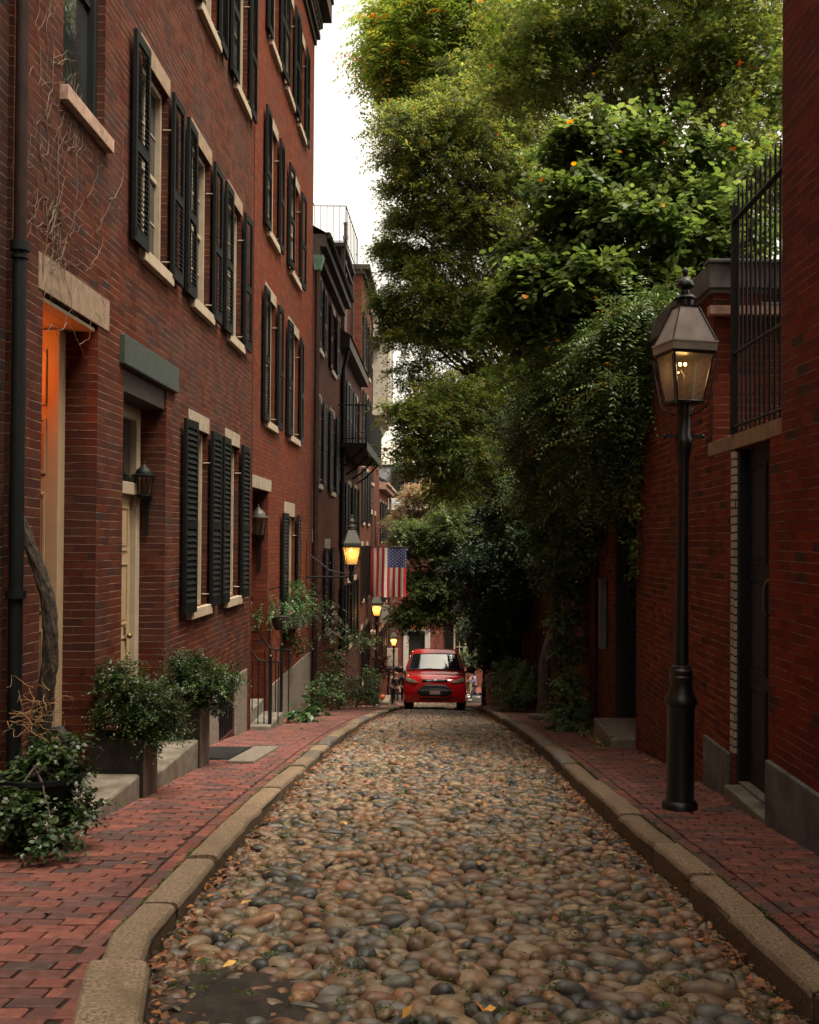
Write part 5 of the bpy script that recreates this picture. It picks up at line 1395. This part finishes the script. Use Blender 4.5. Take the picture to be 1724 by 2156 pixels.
tree('nearest tree with large glossy heart shaped leaves above the ivy wall', 'tree', (4.6,14,H(14)), (3.1,14.2,2.6),
     [pb(1290,300,85,14),pb(1390,350,120,14.3),pb(1240,420,100,14),pb(1480,430,100,14.2),pb(1330,490,130,13.8),pb(1170,520,85,14.3),pb(1450,540,100,14.3),pb(1230,590,95,13.6),pb(1130,610,60,14),pb(1390,620,90,14),pb(1530,520,60,14.5),pb(1080,680,50,14),pb(1180,680,60,14.6),pb(1270,680,60,15),pb(1000+180,740,60,16)], 104, r0=.15,
     size=.125, kind='round', per=11, tint=GD+[(.075,.11,.03),(.085,.12,.034),(.10,.135,.042)], alt=GO, palt=.004, dens=2.0, shell=.4, droop=.15, flat=.5)
tree('tall leafy tree whose crown bulges over the lane in the middle', 'tree', (4.8,26,H(26)), (3.0,26,1.5),
     [pb(950,520,95,25),pb(880,540,45,25),pb(870,465,40,25),pb(1040,470,120,25),pb(905,620,80,25),pb(1000,620,110,25),pb(1100,600,110,26),pb(875,700,60,25),pb(960,740,110,25),pb(1080,760,110,26),pb(885,800,62,25),pb(835,560,26,25),pb(815,640,22,25),pb(820,520,22,25),pb(930,690,80,25),pb(1000,830,90,25),pb(1120,690,90,24),pb(1090,860,80,24)], 105, r0=.2,
     size=.10, kind='lobed', per=18, tint=GR+[(.08,.12,.025),(.10,.14,.03)], alt=GO, palt=.006, dens=1.6, shell=.35)
tree('lower dark leafed tree with orange flecks hanging over the lane', 'tree', (4.4,23,H(23)), (2.9,23.3,-.2),
     [pb(930,880,70,23),pb(870,870,40,23),pb(1000,870,100,23.5),pb(900,950,62,23),pb(975,970,85,23),pb(1070,900,110,24),pb(1060,1000,85,24),pb(1110,820,100,24.5),pb(955,1020,42,23)], 106,
     size=.105, kind='oval', per=18, tint=GR+GR+GD, alt=GO, palt=.008, dens=1.9, shell=.35)
tree('far rounded green tree beside the flag', 'tree', (3.8,40,H(40)), (2.6,40,-1.5),
     [pb(905,1165,60,40),pb(870,1120,34,40),pb(860,1220,28,40),pb(960,1130,80,40),pb(900,1240,52,40),pb(960,1230,70,40),pb(1030,1150,80,40),pb(870,1290,38,40),pb(930,1290,50,40),pb(1000,1270,50,40),pb(1020,1060,80,41)], 107, group='trees at the far end',
     size=.12, kind='oval', per=18, tint=[(.085,.115,.04),(.07,.10,.035),(.10,.125,.05),(.05,.08,.028)], dens=3.6, shell=.3)
tree('pinkish faded tree at the far end under the slate roof', 'tree', (3.6,47,H(47)), (2.2,47,-.5),
     [pb(890,1050,38,46),pb(935,1030,42,46),pb(870,1090,38,46),pb(910,1100,45,46),pb(850,1130,26,46),pb(960,1060,40,46)], 108, group='trees at the far end',
     size=.10, kind='oval', per=18, tint=[(.26,.19,.11),(.20,.18,.09),(.17,.17,.07),(.28,.19,.12)], dens=3.4, shell=.3)
# ------------------------------------------------------------------ climbers
vn = thing('climbing_vine', 'lush wisteria spilling over the high brick garden wall on the right', 'vine', (2.4,14,H(14)), 'climbers on the right walls')
bl = [pb(1330,735,62,12.6),pb(1280,780,80,13.2),pb(1220,850,95,14.2),pb(1300,870,60,12.8),pb(1335,830,42,12.3),pb(1170,930,95,15.5),pb(1250,950,75,14),pb(1310,950,38,12.9),pb(1200,1010,70,15.5),pb(1140,1030,70,17.5),pb(1260,1010,45,14),pb(1360,690,45,12.4)]
bl = [(min(x, 2.45), y, z, rx*.8, ry*1.1, rz) for (x, y, z, rx, ry, rz) in bl]
crown(vn, 'leaves', bl, 201, 'leafdense', lumps=14, lk=.45, size=.085, compound=True, per=56, tint=GD+[(.11,.165,.05),(.09,.145,.045),(.13,.18,.065)], alt=[(.3,.3,.05),(.5,.2,.03)], palt=.02, dens=1.1, shell=.55, droop=.7)
m = MB()
def wander(m, p, d, n, st, r, g, grav=0, wall=None, rough=.5):
    path = [Vector(p)]; d = Vector(d)
    for k in range(n):
        d = (d+Vector(g.normal(size=3))*rough*.5+Vector((0,0,-grav))).normalized(); q = path[-1]+d*st
        if wall is not None: q.x = wall+abs(g.normal())*.012
        path.append(q)
    m.tube(path, [r*(1-.7*i/len(path)) for i in range(len(path))], 6); return path
for k in range(26):
    wander(m, (2.34,12.3+g0.uniform(0,5),2.2-g0.uniform(0,2.4)), (-.1,.2*g0.normal(),-.9), 16, .11, .009, g0, .15, 2.37)
for k in range(5): wander(m, (2.3,12.35+.1*k,1.9), (-.1,-.1,-1), 22, .09, .007, g0, .2, 2.36)
m.build('stems', M['vinebark'], vn, smooth=True)
V, Fa, C, n = foliage([(2.33,12.35,.9,.05,.22,1.2),(2.33,12.5,-.1,.05,.25,.7)], np.random.default_rng(5), kind='round', size=.06, dens=.9, tint=[(.12,.17,.04),(.08,.13,.03)], per=6, shell=.2)
add_arrays('loose_leaves', V, Fa, C, M['leafdense'], vn, smooth=False)

iv2 = thing('climbing_ivy', 'dark ivy column climbing the leaning trunk against the shaded right wall', 'ivy', (2.25,17.2,H(17.2)), 'climbers on the right walls')
bl = [pb(1180,1150,48,17.3),pb(1192,1220,38,17),pb(1195,1290,34,17),pb(1198,1360,32,16.8),pb(1203,1430,30,16.5),pb(1200,1490,30,16.2),pb(1195,1530,34,16),pb(1165,1200,40,18),pb(1215,1150,50,16.5),pb(1190,1100,60,17.5),pb(1235,1530,22,15.5),pb(1250,1080,70,15.5),pb(1210,1050,70,16)]
crown(iv2, 'leaves', bl, 202, 'leafdense', size=.085, kind='round', per=12, tint=GD+[(.07,.13,.05),(.08,.14,.055)], dens=3.4, shell=.3, droop=.5)
m = MB(); pts = [P(1215,1565,16.3),P(1190,1480,16.6),P(1172,1400,16.8),P(1175,1320,17),P(1170,1250,17.2),P(1185,1180,17.3),P(1195,1080,17.4)]
m.tube(pts, [.12,.10,.085,.08,.075,.07,.06], 10); m.build('trunk', M['vinebark'], iv2, smooth=True)
tr = thing('tree_stump_trunk', 'furrowed old trunk against the far right brick wall', 'trunk', (2.2,22,H(22)))
p0, p1 = P(1148,1512,20.5), P(1146,1400,20.5)
MB().tube([p0-Vector((0,0,.3)), p0, p0.lerp(p1,.3), p1, p1+Vector((.02,0,.25)), p1+Vector((.10,.1,.6))], [.24,.2,.15,.12,.09,.05], 10).build('bark', M['bark'], tr, smooth=True)
iv3 = thing('climbing_ivy', 'black green ivy mass covering the far right house front', 'ivy', (2.1,28,H(28)), 'climbers on the right walls')
bl = [pb(1095,1120,80,26),pb(1050,1180,70,28),pb(1110,1210,55,26),pb(1070,1260,60,28),pb(1030,1250,50,31),pb(1020,1310,45,33),pb(1055,1330,45,31),pb(1035,1200,60,31),pb(1125,1080,80,24),pb(1160,1130,60,22),pb(1045,1380,30,32),pb(1000,1330,26,36)]
crown(iv3, 'leaves', bl, 203, 'leafdense', lumps=12, size=.10, kind='round', per=14, tint=[(.035,.068,.028),(.045,.08,.03),(.055,.09,.04)], dens=2.0, shell=.3, droop=.6)
m = MB()
for k in range(10): wander(m, (2.3,23+k*1.4,H(23+k*1.4)), (0,.1,1), 22, .25, .03, g0, 0, 2.28, .3)
m.build('stems', M['vinebark'], iv3, smooth=True)

# ------------------------------------------------------------------ shrubs and pots on the pavements
def shrub(label, base, blobs, seed, name='shrub', cat='shrub', pot=None, group=None, **kw):
    t = thing(name, label, cat, base, group)
    limbs(t, base, blobs, .02, np.random.default_rng(seed+9), name='stems', fork=(base[0], base[1], base[2]+.12), extra=1)
    kw['dens'] = kw.get('dens', 1)*3; crown(t, 'leaves', blobs, seed, 'leafdense', **kw)
    return t
def box_planter(label, x0, x1, y0, y1, z0, z1, group='timber planters on the left doorsteps'):
    t = thing('planter', label, 'planter', ((x0+x1)/2,(y0+y1)/2,z0), group)
    m = MB(); w = .03
    m.box(x0,x0+w,y0,y1,z0,z1); m.box(x1-w,x1,y0,y1,z0,z1); m.box(x0+w,x1-w,y0,y0+w,z0,z1); m.box(x0+w,x1-w,y1-w,y1,z0,z1); m.box(x0+w,x1-w,y0+w,y1-w,z0,z0+.05)
    m.build('box', M['planter'], t, bevel=.004)
    m = MB()
    for (a, c) in ((x0,y0),(x1,y0),(x0,y1),(x1,y1)): m.box(a-.008,a+.008,c-.008,c+.008,z0,z1+.002)
    m.box(x0-.01,x1+.01,y0-.01,y0+.02,z1,z1+.012); m.box(x0-.01,x1+.01,y1-.02,y1+.01,z1,z1+.012); m.box(x1-.02,x1+.01,y0+.02,y1-.02,z1,z1+.012); m.build('trim', M['planter'], t)
    MB().box(x1+.009,x1+.024,y0-.005,y1+.005,z0,z1+.004).build('lit_side_panel', M['planter_lit_side'], t, label='added brown street side panel painted paler as if lit')  # added board, its paler colour stands for light on this side
    MB().box(x0+w,x1-w,y0+w,y1-w,z1-.07,z1-.03).build('soil', M['dirt'], t)
    return t
box_planter('nearer dark timber planter between the two left doorsteps', -2.78, -2.36, 8.37, 8.72, H(8.5)-.02, -1.62)
box_planter('farther dark timber planter at the end of the pale doorstep', -2.78, -2.37, 10.39, 10.75, H(10.6)-.02, -1.70)
BX = [(.024,.048,.012),(.034,.06,.015),(.018,.036,.01),(.046,.074,.018)]
shrub('bushy small leaved shrub in the nearer timber planter', (-2.57,8.55,-1.66), [pb(262,1440,38,8.55),pb(300,1475,60,8.55),pb(248,1490,38,8.5),pb(348,1495,34,8.6),pb(290,1525,46,8.5),pb(232,1420,22,8.6),pb(340,1540,28,8.5),pb(262,1405,16,8.6)], 301, group='planter shrubs by the left doors', size=.034, kind='oval', per=16, tint=BX, dens=1.3, shell=.3, droop=.05)
shrub('bushy small leaved shrub in the farther timber planter', (-2.57,10.57,-1.74), [pb(395,1400,30,10.5),pb(430,1428,48,10.5),pb(380,1438,32,10.5),pb(478,1432,26,10.6),pb(430,1465,38,10.5),pb(370,1395,14,10.4)], 302, group='planter shrubs by the left doors', size=.034, kind='oval', per=16, tint=BX, dens=1.3, shell=.3, droop=.05)
st1 = thing('stone_step', 'broad worn doorstep below the orange lit doorway', 'step', (-2.6,7.6,H(7.6)))
MB().box(-2.99,-2.37,6.80,8.355,-2.35,-1.885).build('slab', M['step'], st1, bevel=.03, seg=4)
st2 = thing('stone_step', 'wet pale grey doorstep slab between the two timber planters', 'step', (-2.6,9.5,H(9.5)))
MB().box(-2.99,-2.37,8.735,10.375,-2.45,-2.0).build('slab', M['step'], st2, bevel=.02, seg=3)
hg = thing('cellar_hatch', 'iron grate and grey stone slab set in the left pavement', 'hatch', (-2.3,11.5,H(11.5)))
def onground(x0, x1, y0, y1, dz, h):
    return [(x0,y0,H(y0)+dz),(x1,y0,H(y0)+dz),(x1,y1,H(y1)+dz),(x0,y1,H(y1)+dz),(x0,y0,H(y0)+dz+h),(x1,y0,H(y0)+dz+h),(x1,y1,H(y1)+dz+h),(x0,y1,H(y1)+dz+h)]
m = MB(); m.hexa(onground(-2.18,-1.9,10.8,12.5,-.02,.045)); m.build('slab', M['granite'], hg, bevel=.006)
m = MB(); m.hexa(onground(-2.75,-2.19,11.1,12.5,-.02,.03))
for k in range(14): m.hexa(onground(-2.72,-2.22,11.14+k*.095,11.19+k*.095,.0105,.012))
m.build('grate', M['grate'], hg)
# near left pot with white flowers
pt = thing('plant_pot', 'big black plant pot at the left photo edge by the downpipe', 'pot', (-2.45,6.35,H(6.35)))
zz = H(6.35)
MB().lathe([(.16,zz),(.2,zz+.25),(.235,zz+.4),(.25,zz+.41),(.25,zz+.44),(.225,zz+.44),(.21,zz+.38),(.02,zz+.38)],-2.42,6.4,28).build('vessel', M['pipe_black'], pt, smooth=True)
m = MB(); m.tube([(-2.62,6.95,-1.45),(-2.58,6.9,-1.3),(-2.48,6.86,-1.27),(-2.40,6.84,-1.36),(-2.38,6.83,-1.55)],.035,10); hs = thing('hose', 'thick black hose loop behind the near left plant', 'hose', (-2.5,6.9,-1.6)); m.build('coil', M['rubber'], hs, smooth=True)
fp = shrub('loose leafy plant with tiny white flowers at the left photo edge', (-2.42,6.3,H(6.3)+.38), [pb(105,1585,38,6.45),pb(70,1640,44,6.4),pb(140,1630,38,6.45),pb(110,1700,44,6.4),pb(155,1700,24,6.4),pb(60,1735,42,6.35),pb(195,1700,16,6.3),pb(25,1690,46,6.1),pb(165,1560,18,6.5),pb(110,1755,30,5.95)], 303, name='flowering_plant', cat='plant', size=.045, kind='round', per=10, tint=BX+BX+[(.07,.11,.05)], dens=1.7, shell=.35, droop=.15)
g = np.random.default_rng(9); m = MB()
for k in range(16):
    p = P(g.uniform(60,190), g.uniform(1640,1770), 5.9+g.uniform(-.05,.15))
    m = MB()
    m.blob((p.x,p.y-.012,p.z),(.005,.006,.005),6,4)
    for i in range(4):
        a = i*1.57+k; c_, s_ = math.cos(a), math.sin(a); b = len(m.v)
        m.v += [(p.x,p.y-.01,p.z),(p.x+.012*c_-.005*s_,p.y-.012,p.z+.012*s_+.005*c_),(p.x+.017*c_,p.y-.006,p.z+.017*s_),(p.x+.012*c_+.005*s_,p.y-.012,p.z+.012*s_-.005*c_)]; m.f.append((b,b+1,b+2,b+3))
    m.build('flower', M['whitepaint'], fp, smooth=True)
# old vine trunk at the left
vt = thing('vine_trunk', 'twisting old vine trunk with straw coloured roots by the black downpipe', 'vine', (-2.62,6.7,H(6.7)))
pts = [P(52,1790,6.75),P(72,1650,6.75),P(84,1560,6.72),P(96,1470,6.7),P(106,1400,6.7),P(108,1330,6.72),P(102,1262,6.75),P(84,1200,6.78),P(60,1140,6.8),P(38,1080,6.82),P(20,1000,6.83),P(4,880,6.84),P(-12,700,6.84)]
m = MB(); rad = [.06,.064,.06,.052,.046,.044,.042,.04,.036,.032,.028,.025,.02]; fine = []
for i in range(len(pts)-1):
    for k in range(6): fine.append((pts[i].lerp(pts[i+1], k/6), rad[i]+(rad[i+1]-rad[i])*k/6, i+k/6))
gg_ = np.random.default_rng(3)
m.tube([p for p, r, t_ in fine], [r*(.9+.16*gg_.random()) for p, r, t_ in fine], 14)
for s_ in range(5):
    ph = s_*1.27; m.tube([p+Vector((math.cos(t_*.9+ph)*r*.8, -abs(math.sin(t_*.9+ph))*r*.8, .0)) for p, r, t_ in fine], [r*(.32+.14*gg_.random()) for p, r, t_ in fine], 7)
m.build('trunk', M['vinebark'], vt, smooth=True)
m = MB(); g = np.random.default_rng(14)
for k in range(20):
    p = P(g.uniform(60,112), g.uniform(1440,1620), 6.6); d = (g.normal(), g.normal()*.3, g.normal()*.8-.2); wander(m, p, d, 10, .03, .0024, g, .05, None, 1.2)
for k in range(18):
    p = P(g.uniform(15,90), g.uniform(1500,1530), 6.4); wander(m, p, (1,0,0), 8, .03, .0024, g, .02, None, .9)
m.build('rootlets', plain('straw',(.30,.17,.07),.9,var=.3), vt)
# bare vine stems over the near left wall
cs = thing('bare_climber', 'pale bare climber stems branching over the near left brick wall', 'vine', (XL,7.5,1))
m = MB(); g = np.random.default_rng(23)
def branch(p, ang, n, r, depth):
    path = [Vector(p)]; a = ang
    for k in range(n):
        a += g.normal()*.35; q = path[-1]+Vector((0, math.cos(a)*.045, math.sin(a)*.045)); q.x = XL+.006+r*.6+abs(g.normal())*.003; path.append(q)
        if depth > 0 and g.random() < .20: branch(q, a+g.choice([-1,1])*g.uniform(.5,1.1), int(n*.6), r*.65, depth-1)
    if len(path) > 2: m.tube(path, [r*(1-.6*i/len(path)) for i in range(len(path))], 5)
for (x, y) in ((90,640),(95,520),(80,480),(110,470),(160,420),(85,330),(95,240),(80,180),(190,560),(100,700),(230,420),(85,600),(140,330),(110,130)):
    p = P(x, y, 7.3); Yv = XL/(p.x/p.y); 
    if not (6.95 < Yv < 10): Yv = 7.1+g.uniform(0,.4)
    pz_ = P(x, y, Yv); branch((XL, Yv, pz_.z), g.uniform(.3,2.2), 20, .0032, 2)
for k in range(18):
    p = P(105+g.normal()*14, 445+g.normal()*30, 7.35); branch((XL, XL/(p.x/p.y), p.z), g.uniform(0,6.28), 7, .003, 1)
m.build('stems', M['twig'], cs, smooth=True)

# ferns and climbers farther down the left row
FG = [(.05,.11,.027),(.036,.08,.022),(.065,.13,.036),(.028,.06,.018)]
def planterbox(label, x, y0, y1, z, **kw):
    t = thing('window_box', label, 'window box', (x,(y0+y1)/2,z), 'window boxes on the left row')
    MB().box(XL+.015,x,y0,y1,z,z+.2).build('trough', M['wood_dark'], t, bevel=.006)
    m = MB(); m.box(XL+.01,XL+.05,y0+.1,y0+.13,z-.2,z-.001); m.box(XL+.01,XL+.05,y1-.13,y1-.1,z-.2,z-.001); m.build('brackets', M['iron'], t); return t
planterbox('dark window box under the big fern on the orange brick house', -2.5, 18.6, 20.2, -1.62)
def fern(label, blobs, seed, base, size=.05, **kw):
    t = thing('fern', label, 'fern', base, 'ferns along the left row')
    limbs(t, base, blobs, .012, np.random.default_rng(seed), name='stems', fork=(base[0], base[1], base[2]+.05), extra=1)
    crown(t, 'fronds', blobs, seed, 'leafdense', size=size, compound=True, per=30, tint=FG, dens=kw.pop('dens', 1.2), shell=.3, droop=.55, **kw)
fern('big bright fern spilling from the window box of the orange house', [pb(618,1262,34,19),pb(642,1275,24,19),pb(592,1282,24,18.5),pb(625,1240,20,19)], 401, (-2.6,19.2,-1.4), .055)
hb = thing('hanging_pot', 'hanging pot with fern beside the second left doorway', 'pot', (-2.62,16.9,-1.2))
MB().lathe([(.08,-1.5),(.14,-1.35),(.15,-1.28),(.13,-1.28)],-2.6,17.1,18).build('vessel', M['wood_dark'], hb, smooth=True)
m = MB(); m.tube([(XL,17.12,-.85),(-2.6,17.1,-.8)],.01,6); m.tube([(-2.6,17.1,-.8),(-2.6,17.1,-1.3)],.005,5); m.build('bracket', M['iron'], hb)
fern('smaller fern hanging by the second left doorway', [pb(550,1275,22,17.1),pb(562,1290,20,17.1),pb(537,1285,18,17.1)], 402, (-2.6,17.1,-1.35), .055)
lb = shrub('broad leaved hosta clump spreading over the left pavement edge', (-2.5,17.9,H(17.9)), [pb(635,1500,26,17.8),pb(664,1500,18,18.2),pb(615,1507,18,17.5),pb(645,1488,18,18)], 403, name='hosta', cat='plant', size=.15, kind='round', per=4, tint=[(.04,.10,.028),(.055,.12,.035)], dens=1.0, shell=.4, droop=.3)
shrub('bright green leafy shrub past the hosta clump', (-2.4,20.3,H(20.3)), [pb(678,1425,16,20.3),pb(688,1455,16,20.3),pb(668,1450,12,20),pb(698,1430,10,20.6)], 404, size=.07, kind='oval', per=12, tint=FG, dens=1.0, shell=.35)
shrub('dark trailing plant hanging below the fern window box', (-2.55,19.3,-2.2), [pb(602,1335,15,19),pb(622,1345,14,19.4),pb(592,1320,10,18.7)], 405, name='trailing_plant', cat='plant', size=.07, kind='oval', per=12, tint=GD, dens=.9, shell=.35, droop=.9)
shrub('tall feathery grass in a pot beside the second lamp', (-2.4,22.2,H(22.2)+1.5), [pb(700,1290,14,22.5),pb(692,1325,14,22.5),pb(712,1310,12,22.8),pb(703,1265,10,22.6)], 406, name='ornamental_grass', cat='grass', size=.16, kind='slim', per=12, tint=[(.05,.065,.025),(.065,.07,.03),(.035,.05,.018)], dens=.8, shell=.3, droop=.9)
shrub('climber with reddish leaves behind the second lamp post', (-2.35,23.5,H(23.5)), [pb(697,1380,13,23.4),pb(713,1400,13,23.6),pb(702,1435,13,23.4),pb(722,1370,9,24)], 407, name='climber', cat='plant', size=.08, kind='oval', per=12, tint=GD+[(.13,.05,.03),(.10,.04,.03)], dens=1.0, shell=.35)
shrub('dark green planter shrub far down the left pavement', (-2.1,27.5,H(27.5)), [pb(770,1440,18,27.5),pb(755,1458,15,27),pb(785,1425,14,28.5),pb(775,1462,15,27)], 408, size=.08, kind='oval', per=14, tint=GD, dens=1.1, shell=.35)
shrub('dark shrub in deep shade before the third left door', (-2.3,24.8,H(24.8)), [pb(733,1450,13,24.8),pb(725,1468,12,24.5),pb(742,1430,9,25)], 409, size=.07, kind='oval', per=12, tint=GD, dens=1.1, shell=.35)
shrub('flowering balcony plants trailing on the dark house window boxes', (-2.5,30,-2.9), [pb(747,1340,10,29),pb(765,1345,10,30.5),pb(783,1345,9,32),pb(733,1337,8,28)], 410, name='window_box_plant', cat='plant', size=.08, kind='oval', per=12, tint=GD+[(.06,.09,.03)], dens=1.1, shell=.35)
shrub('red autumn shrub by the doorway near the pumpkin', (-2.4,41,H(41)), [pb(800,1390,14,41),pb(810,1410,14,41),pb(795,1415,12,40.5)], 411, size=.09, kind='oval', per=12, tint=[(.22,.045,.03),(.18,.05,.03),(.12,.06,.03)], dens=1.2, shell=.35)
shrub('low sprawling green bush on the right pavement before the van', (1.75,23.8,H(23.8)), [pb(1080,1420,34,23.8),pb(1055,1440,26,25),pb(1110,1440,30,23),pb(1085,1460,34,23.6),pb(1060,1400,20,25),pb(1115,1410,20,23)], 412, size=.07, kind='oval', per=12, tint=GD+[(.075,.10,.03),(.06,.085,.03)], alt=GO, palt=.01, dens=.9, shell=.35)
shrub('hedge behind the van under the far window', (.9,57.8,-8.9), [pb(985,1385,20,57),pb(1000,1392,16,57),pb(970,1382,12,57)], 413, name='hedge', cat='hedge', size=.12, kind='oval', per=12, tint=FG, dens=1.0, shell=.35)
shrub('small weeds against the foot of the right garden wall', (2.2,13,H(13)-.0), [pb(1235,1535,14,14.6),pb(1270,1560,12,12.5)], 414, name='weeds', cat='weeds', size=.05, kind='oval', per=8, tint=GR, dens=1.0, shell=.3)
# loose stones on the right pavement
for i, (x, y, w, l, lab) in enumerate(((1.95,19.5,.5,.7,'loose flagstone lying at the foot of the furrowed trunk'),(1.55,24.6,.5,.6,'flat pale slab at the kerb below the sprawling bush'),(2.2,16.0,.3,.25,'small rough stone beside the ivy roots'))):
    o_ = thing('flagstone', lab, 'stone', (x,y,H(y)), None); m = MB(); m.hexa([(a, b, c+.03) for a, b, c in onground(x-w/2,x+w/2,y-l/2,y+l/2,-.03,.09)]); m.build('slab', M['granite'], o_, bevel=.02)

# ------------------------------------------------------------------ fallen leaves, moss tufts
def scatter(name, pts, size, pals, seed, mat='fallen', flat=.35):
    g = np.random.default_rng(seed); n = len(pts); d = g.normal(size=(n,3))*np.array([1,1,.15]); nn = g.normal(size=(n,3))*flat+np.array([0,0,1])
    V, Fa, k = place_leaves(np.array(pts), d, nn, size*g.uniform(.6,1.3,n), 'oval')
    C = leaf_cols(n, g, pals, None, var=.35)
    add_arrays(name, V, Fa, np.repeat(C, k, 0), M[mat], None, False, 'stuff')
g = np.random.default_rng(55); pts = []
for _ in range(3600):
    Y = 3.2+30*g.random()**1.3
    left = g.random() < .45; e = abs(g.normal())*.07
    X = kl(Y)+.02+e if left else kr(Y)-.02-e*1.2
    pts.append((X, Y, dirt_z(X, Y)+.05+.018*g.random()-.012*min(1, e*8)))
for _ in range(260):
    Y = 3.2+20*g.random()**1.2; X = g.uniform(kl(Y), kr(Y)); pts.append((X, Y, dirt_z(X, Y)+.055))
for _ in range(420):
    Y = 4+26*g.random()**1.2; X = g.uniform(1.55, 2.3) if g.random() < .75 else g.uniform(-2.7,-1.5); pts.append((X, Y, H(Y)+.006))
for _ in range(500):
    Y = 8+20*g.random(); pts.append((2.36-abs(g.normal())*.08, Y, H(Y)+.01))
scatter('fallen_leaves', pts, .042, [(.26,.085,.03),(.16,.06,.028),(.34,.13,.04),(.11,.05,.028),(.085,.045,.028),(.2,.085,.04)], 56)
pts = []
for _ in range(70):
    Y = 3.4+16*g.random(); X = g.uniform(kl(Y), kr(Y)); pts.append((X, Y, dirt_z(X, Y)+.062))
scatter('yellow_leaves', pts, .055, [(.60,.30,.05),(.65,.38,.10),(.6,.22,.04)], 57)
pts = []
for _ in range(420):
    Y = 3.2+9*g.random(); X = g.uniform(kl(Y)+.1, kr(Y)-.1)
    for _ in range(26): pts.append((X+g.normal()*.025, Y+g.normal()*.018, dirt_z(X, Y)+.034+.008*g.random()))
for _ in range(60):
    Y = 3.5+10*g.random(); X = (kl(Y)+.03 if g.random() < .5 else kr(Y)-.03)
    for _ in range(22): pts.append((X+g.normal()*.03, Y+g.normal()*.03, dirt_z(X, Y)+.03+.03*g.random()))
for _ in range(160):
    Y = 3.5+10*g.random(); X = (kl(Y)-.18 if g.random() < .5 else kr(Y)+.18)
    for _ in range(16): pts.append((X+g.normal()*.006, Y+g.normal()*.06, H(Y)+.002+.004*g.random()))
scatter('moss', pts, .014, [(.07,.12,.02),(.10,.15,.03),(.05,.09,.02)], 58, 'leafdense', .8)

# ------------------------------------------------------------------ sky and light
w = bpy.data.worlds.new('World'); sc.world = w; w.use_nodes = True; nt = w.node_tree; t = NT(nt)
sky = t.n('ShaderNodeTexSky', sky_type='NISHITA'); sky.sun_disc = False
ELEV, ROT = 66, 120
sky.sun_elevation = R(ELEV); sky.sun_rotation = R(ROT); sky.air_density = 1.0; sky.dust_density = 4.0; sky.ozone_density = 1.0; sky.altitude = 0
hs = t.n('ShaderNodeHueSaturation'); hs.inputs['Saturation'].default_value = .28; hs.inputs['Value'].default_value = 1.0
t.link(sky.outputs[0], hs.inputs['Color'])
warm = t.mix(1.0, hs.outputs[0], (1.0, .89, .70), 'MULTIPLY')
bg = nt.nodes['Background']; t.link(warm, bg.inputs[0]); bg.inputs[1].default_value = .15
sun = bpy.data.lights.new('sun', 'SUN'); sun.energy = 1.4; sun.angle = R(30); sun.color = (1, .93, .82)
so = bpy.data.objects.new('sun', sun); COL.objects.link(so)
az = R(ROT)   # sky rotation: clockwise from +Y seen from above
d = Vector((math.sin(az)*math.cos(R(ELEV)), math.cos(az)*math.cos(R(ELEV)), math.sin(R(ELEV))))
so.rotation_euler = d.to_track_quat('Z', 'Y').to_euler()
sc.view_settings.view_transform = 'Standard'; sc.view_settings.look = 'None'; sc.view_settings.gamma = 1
sc.view_settings.exposure = 1.66
sc.cycles.max_bounces = 8; sc.cycles.transparent_max_bounces = 12; sc.cycles.diffuse_bounces = 2
sc.cycles.sample_clamp_indirect = 6; sc.cycles.use_denoising = True
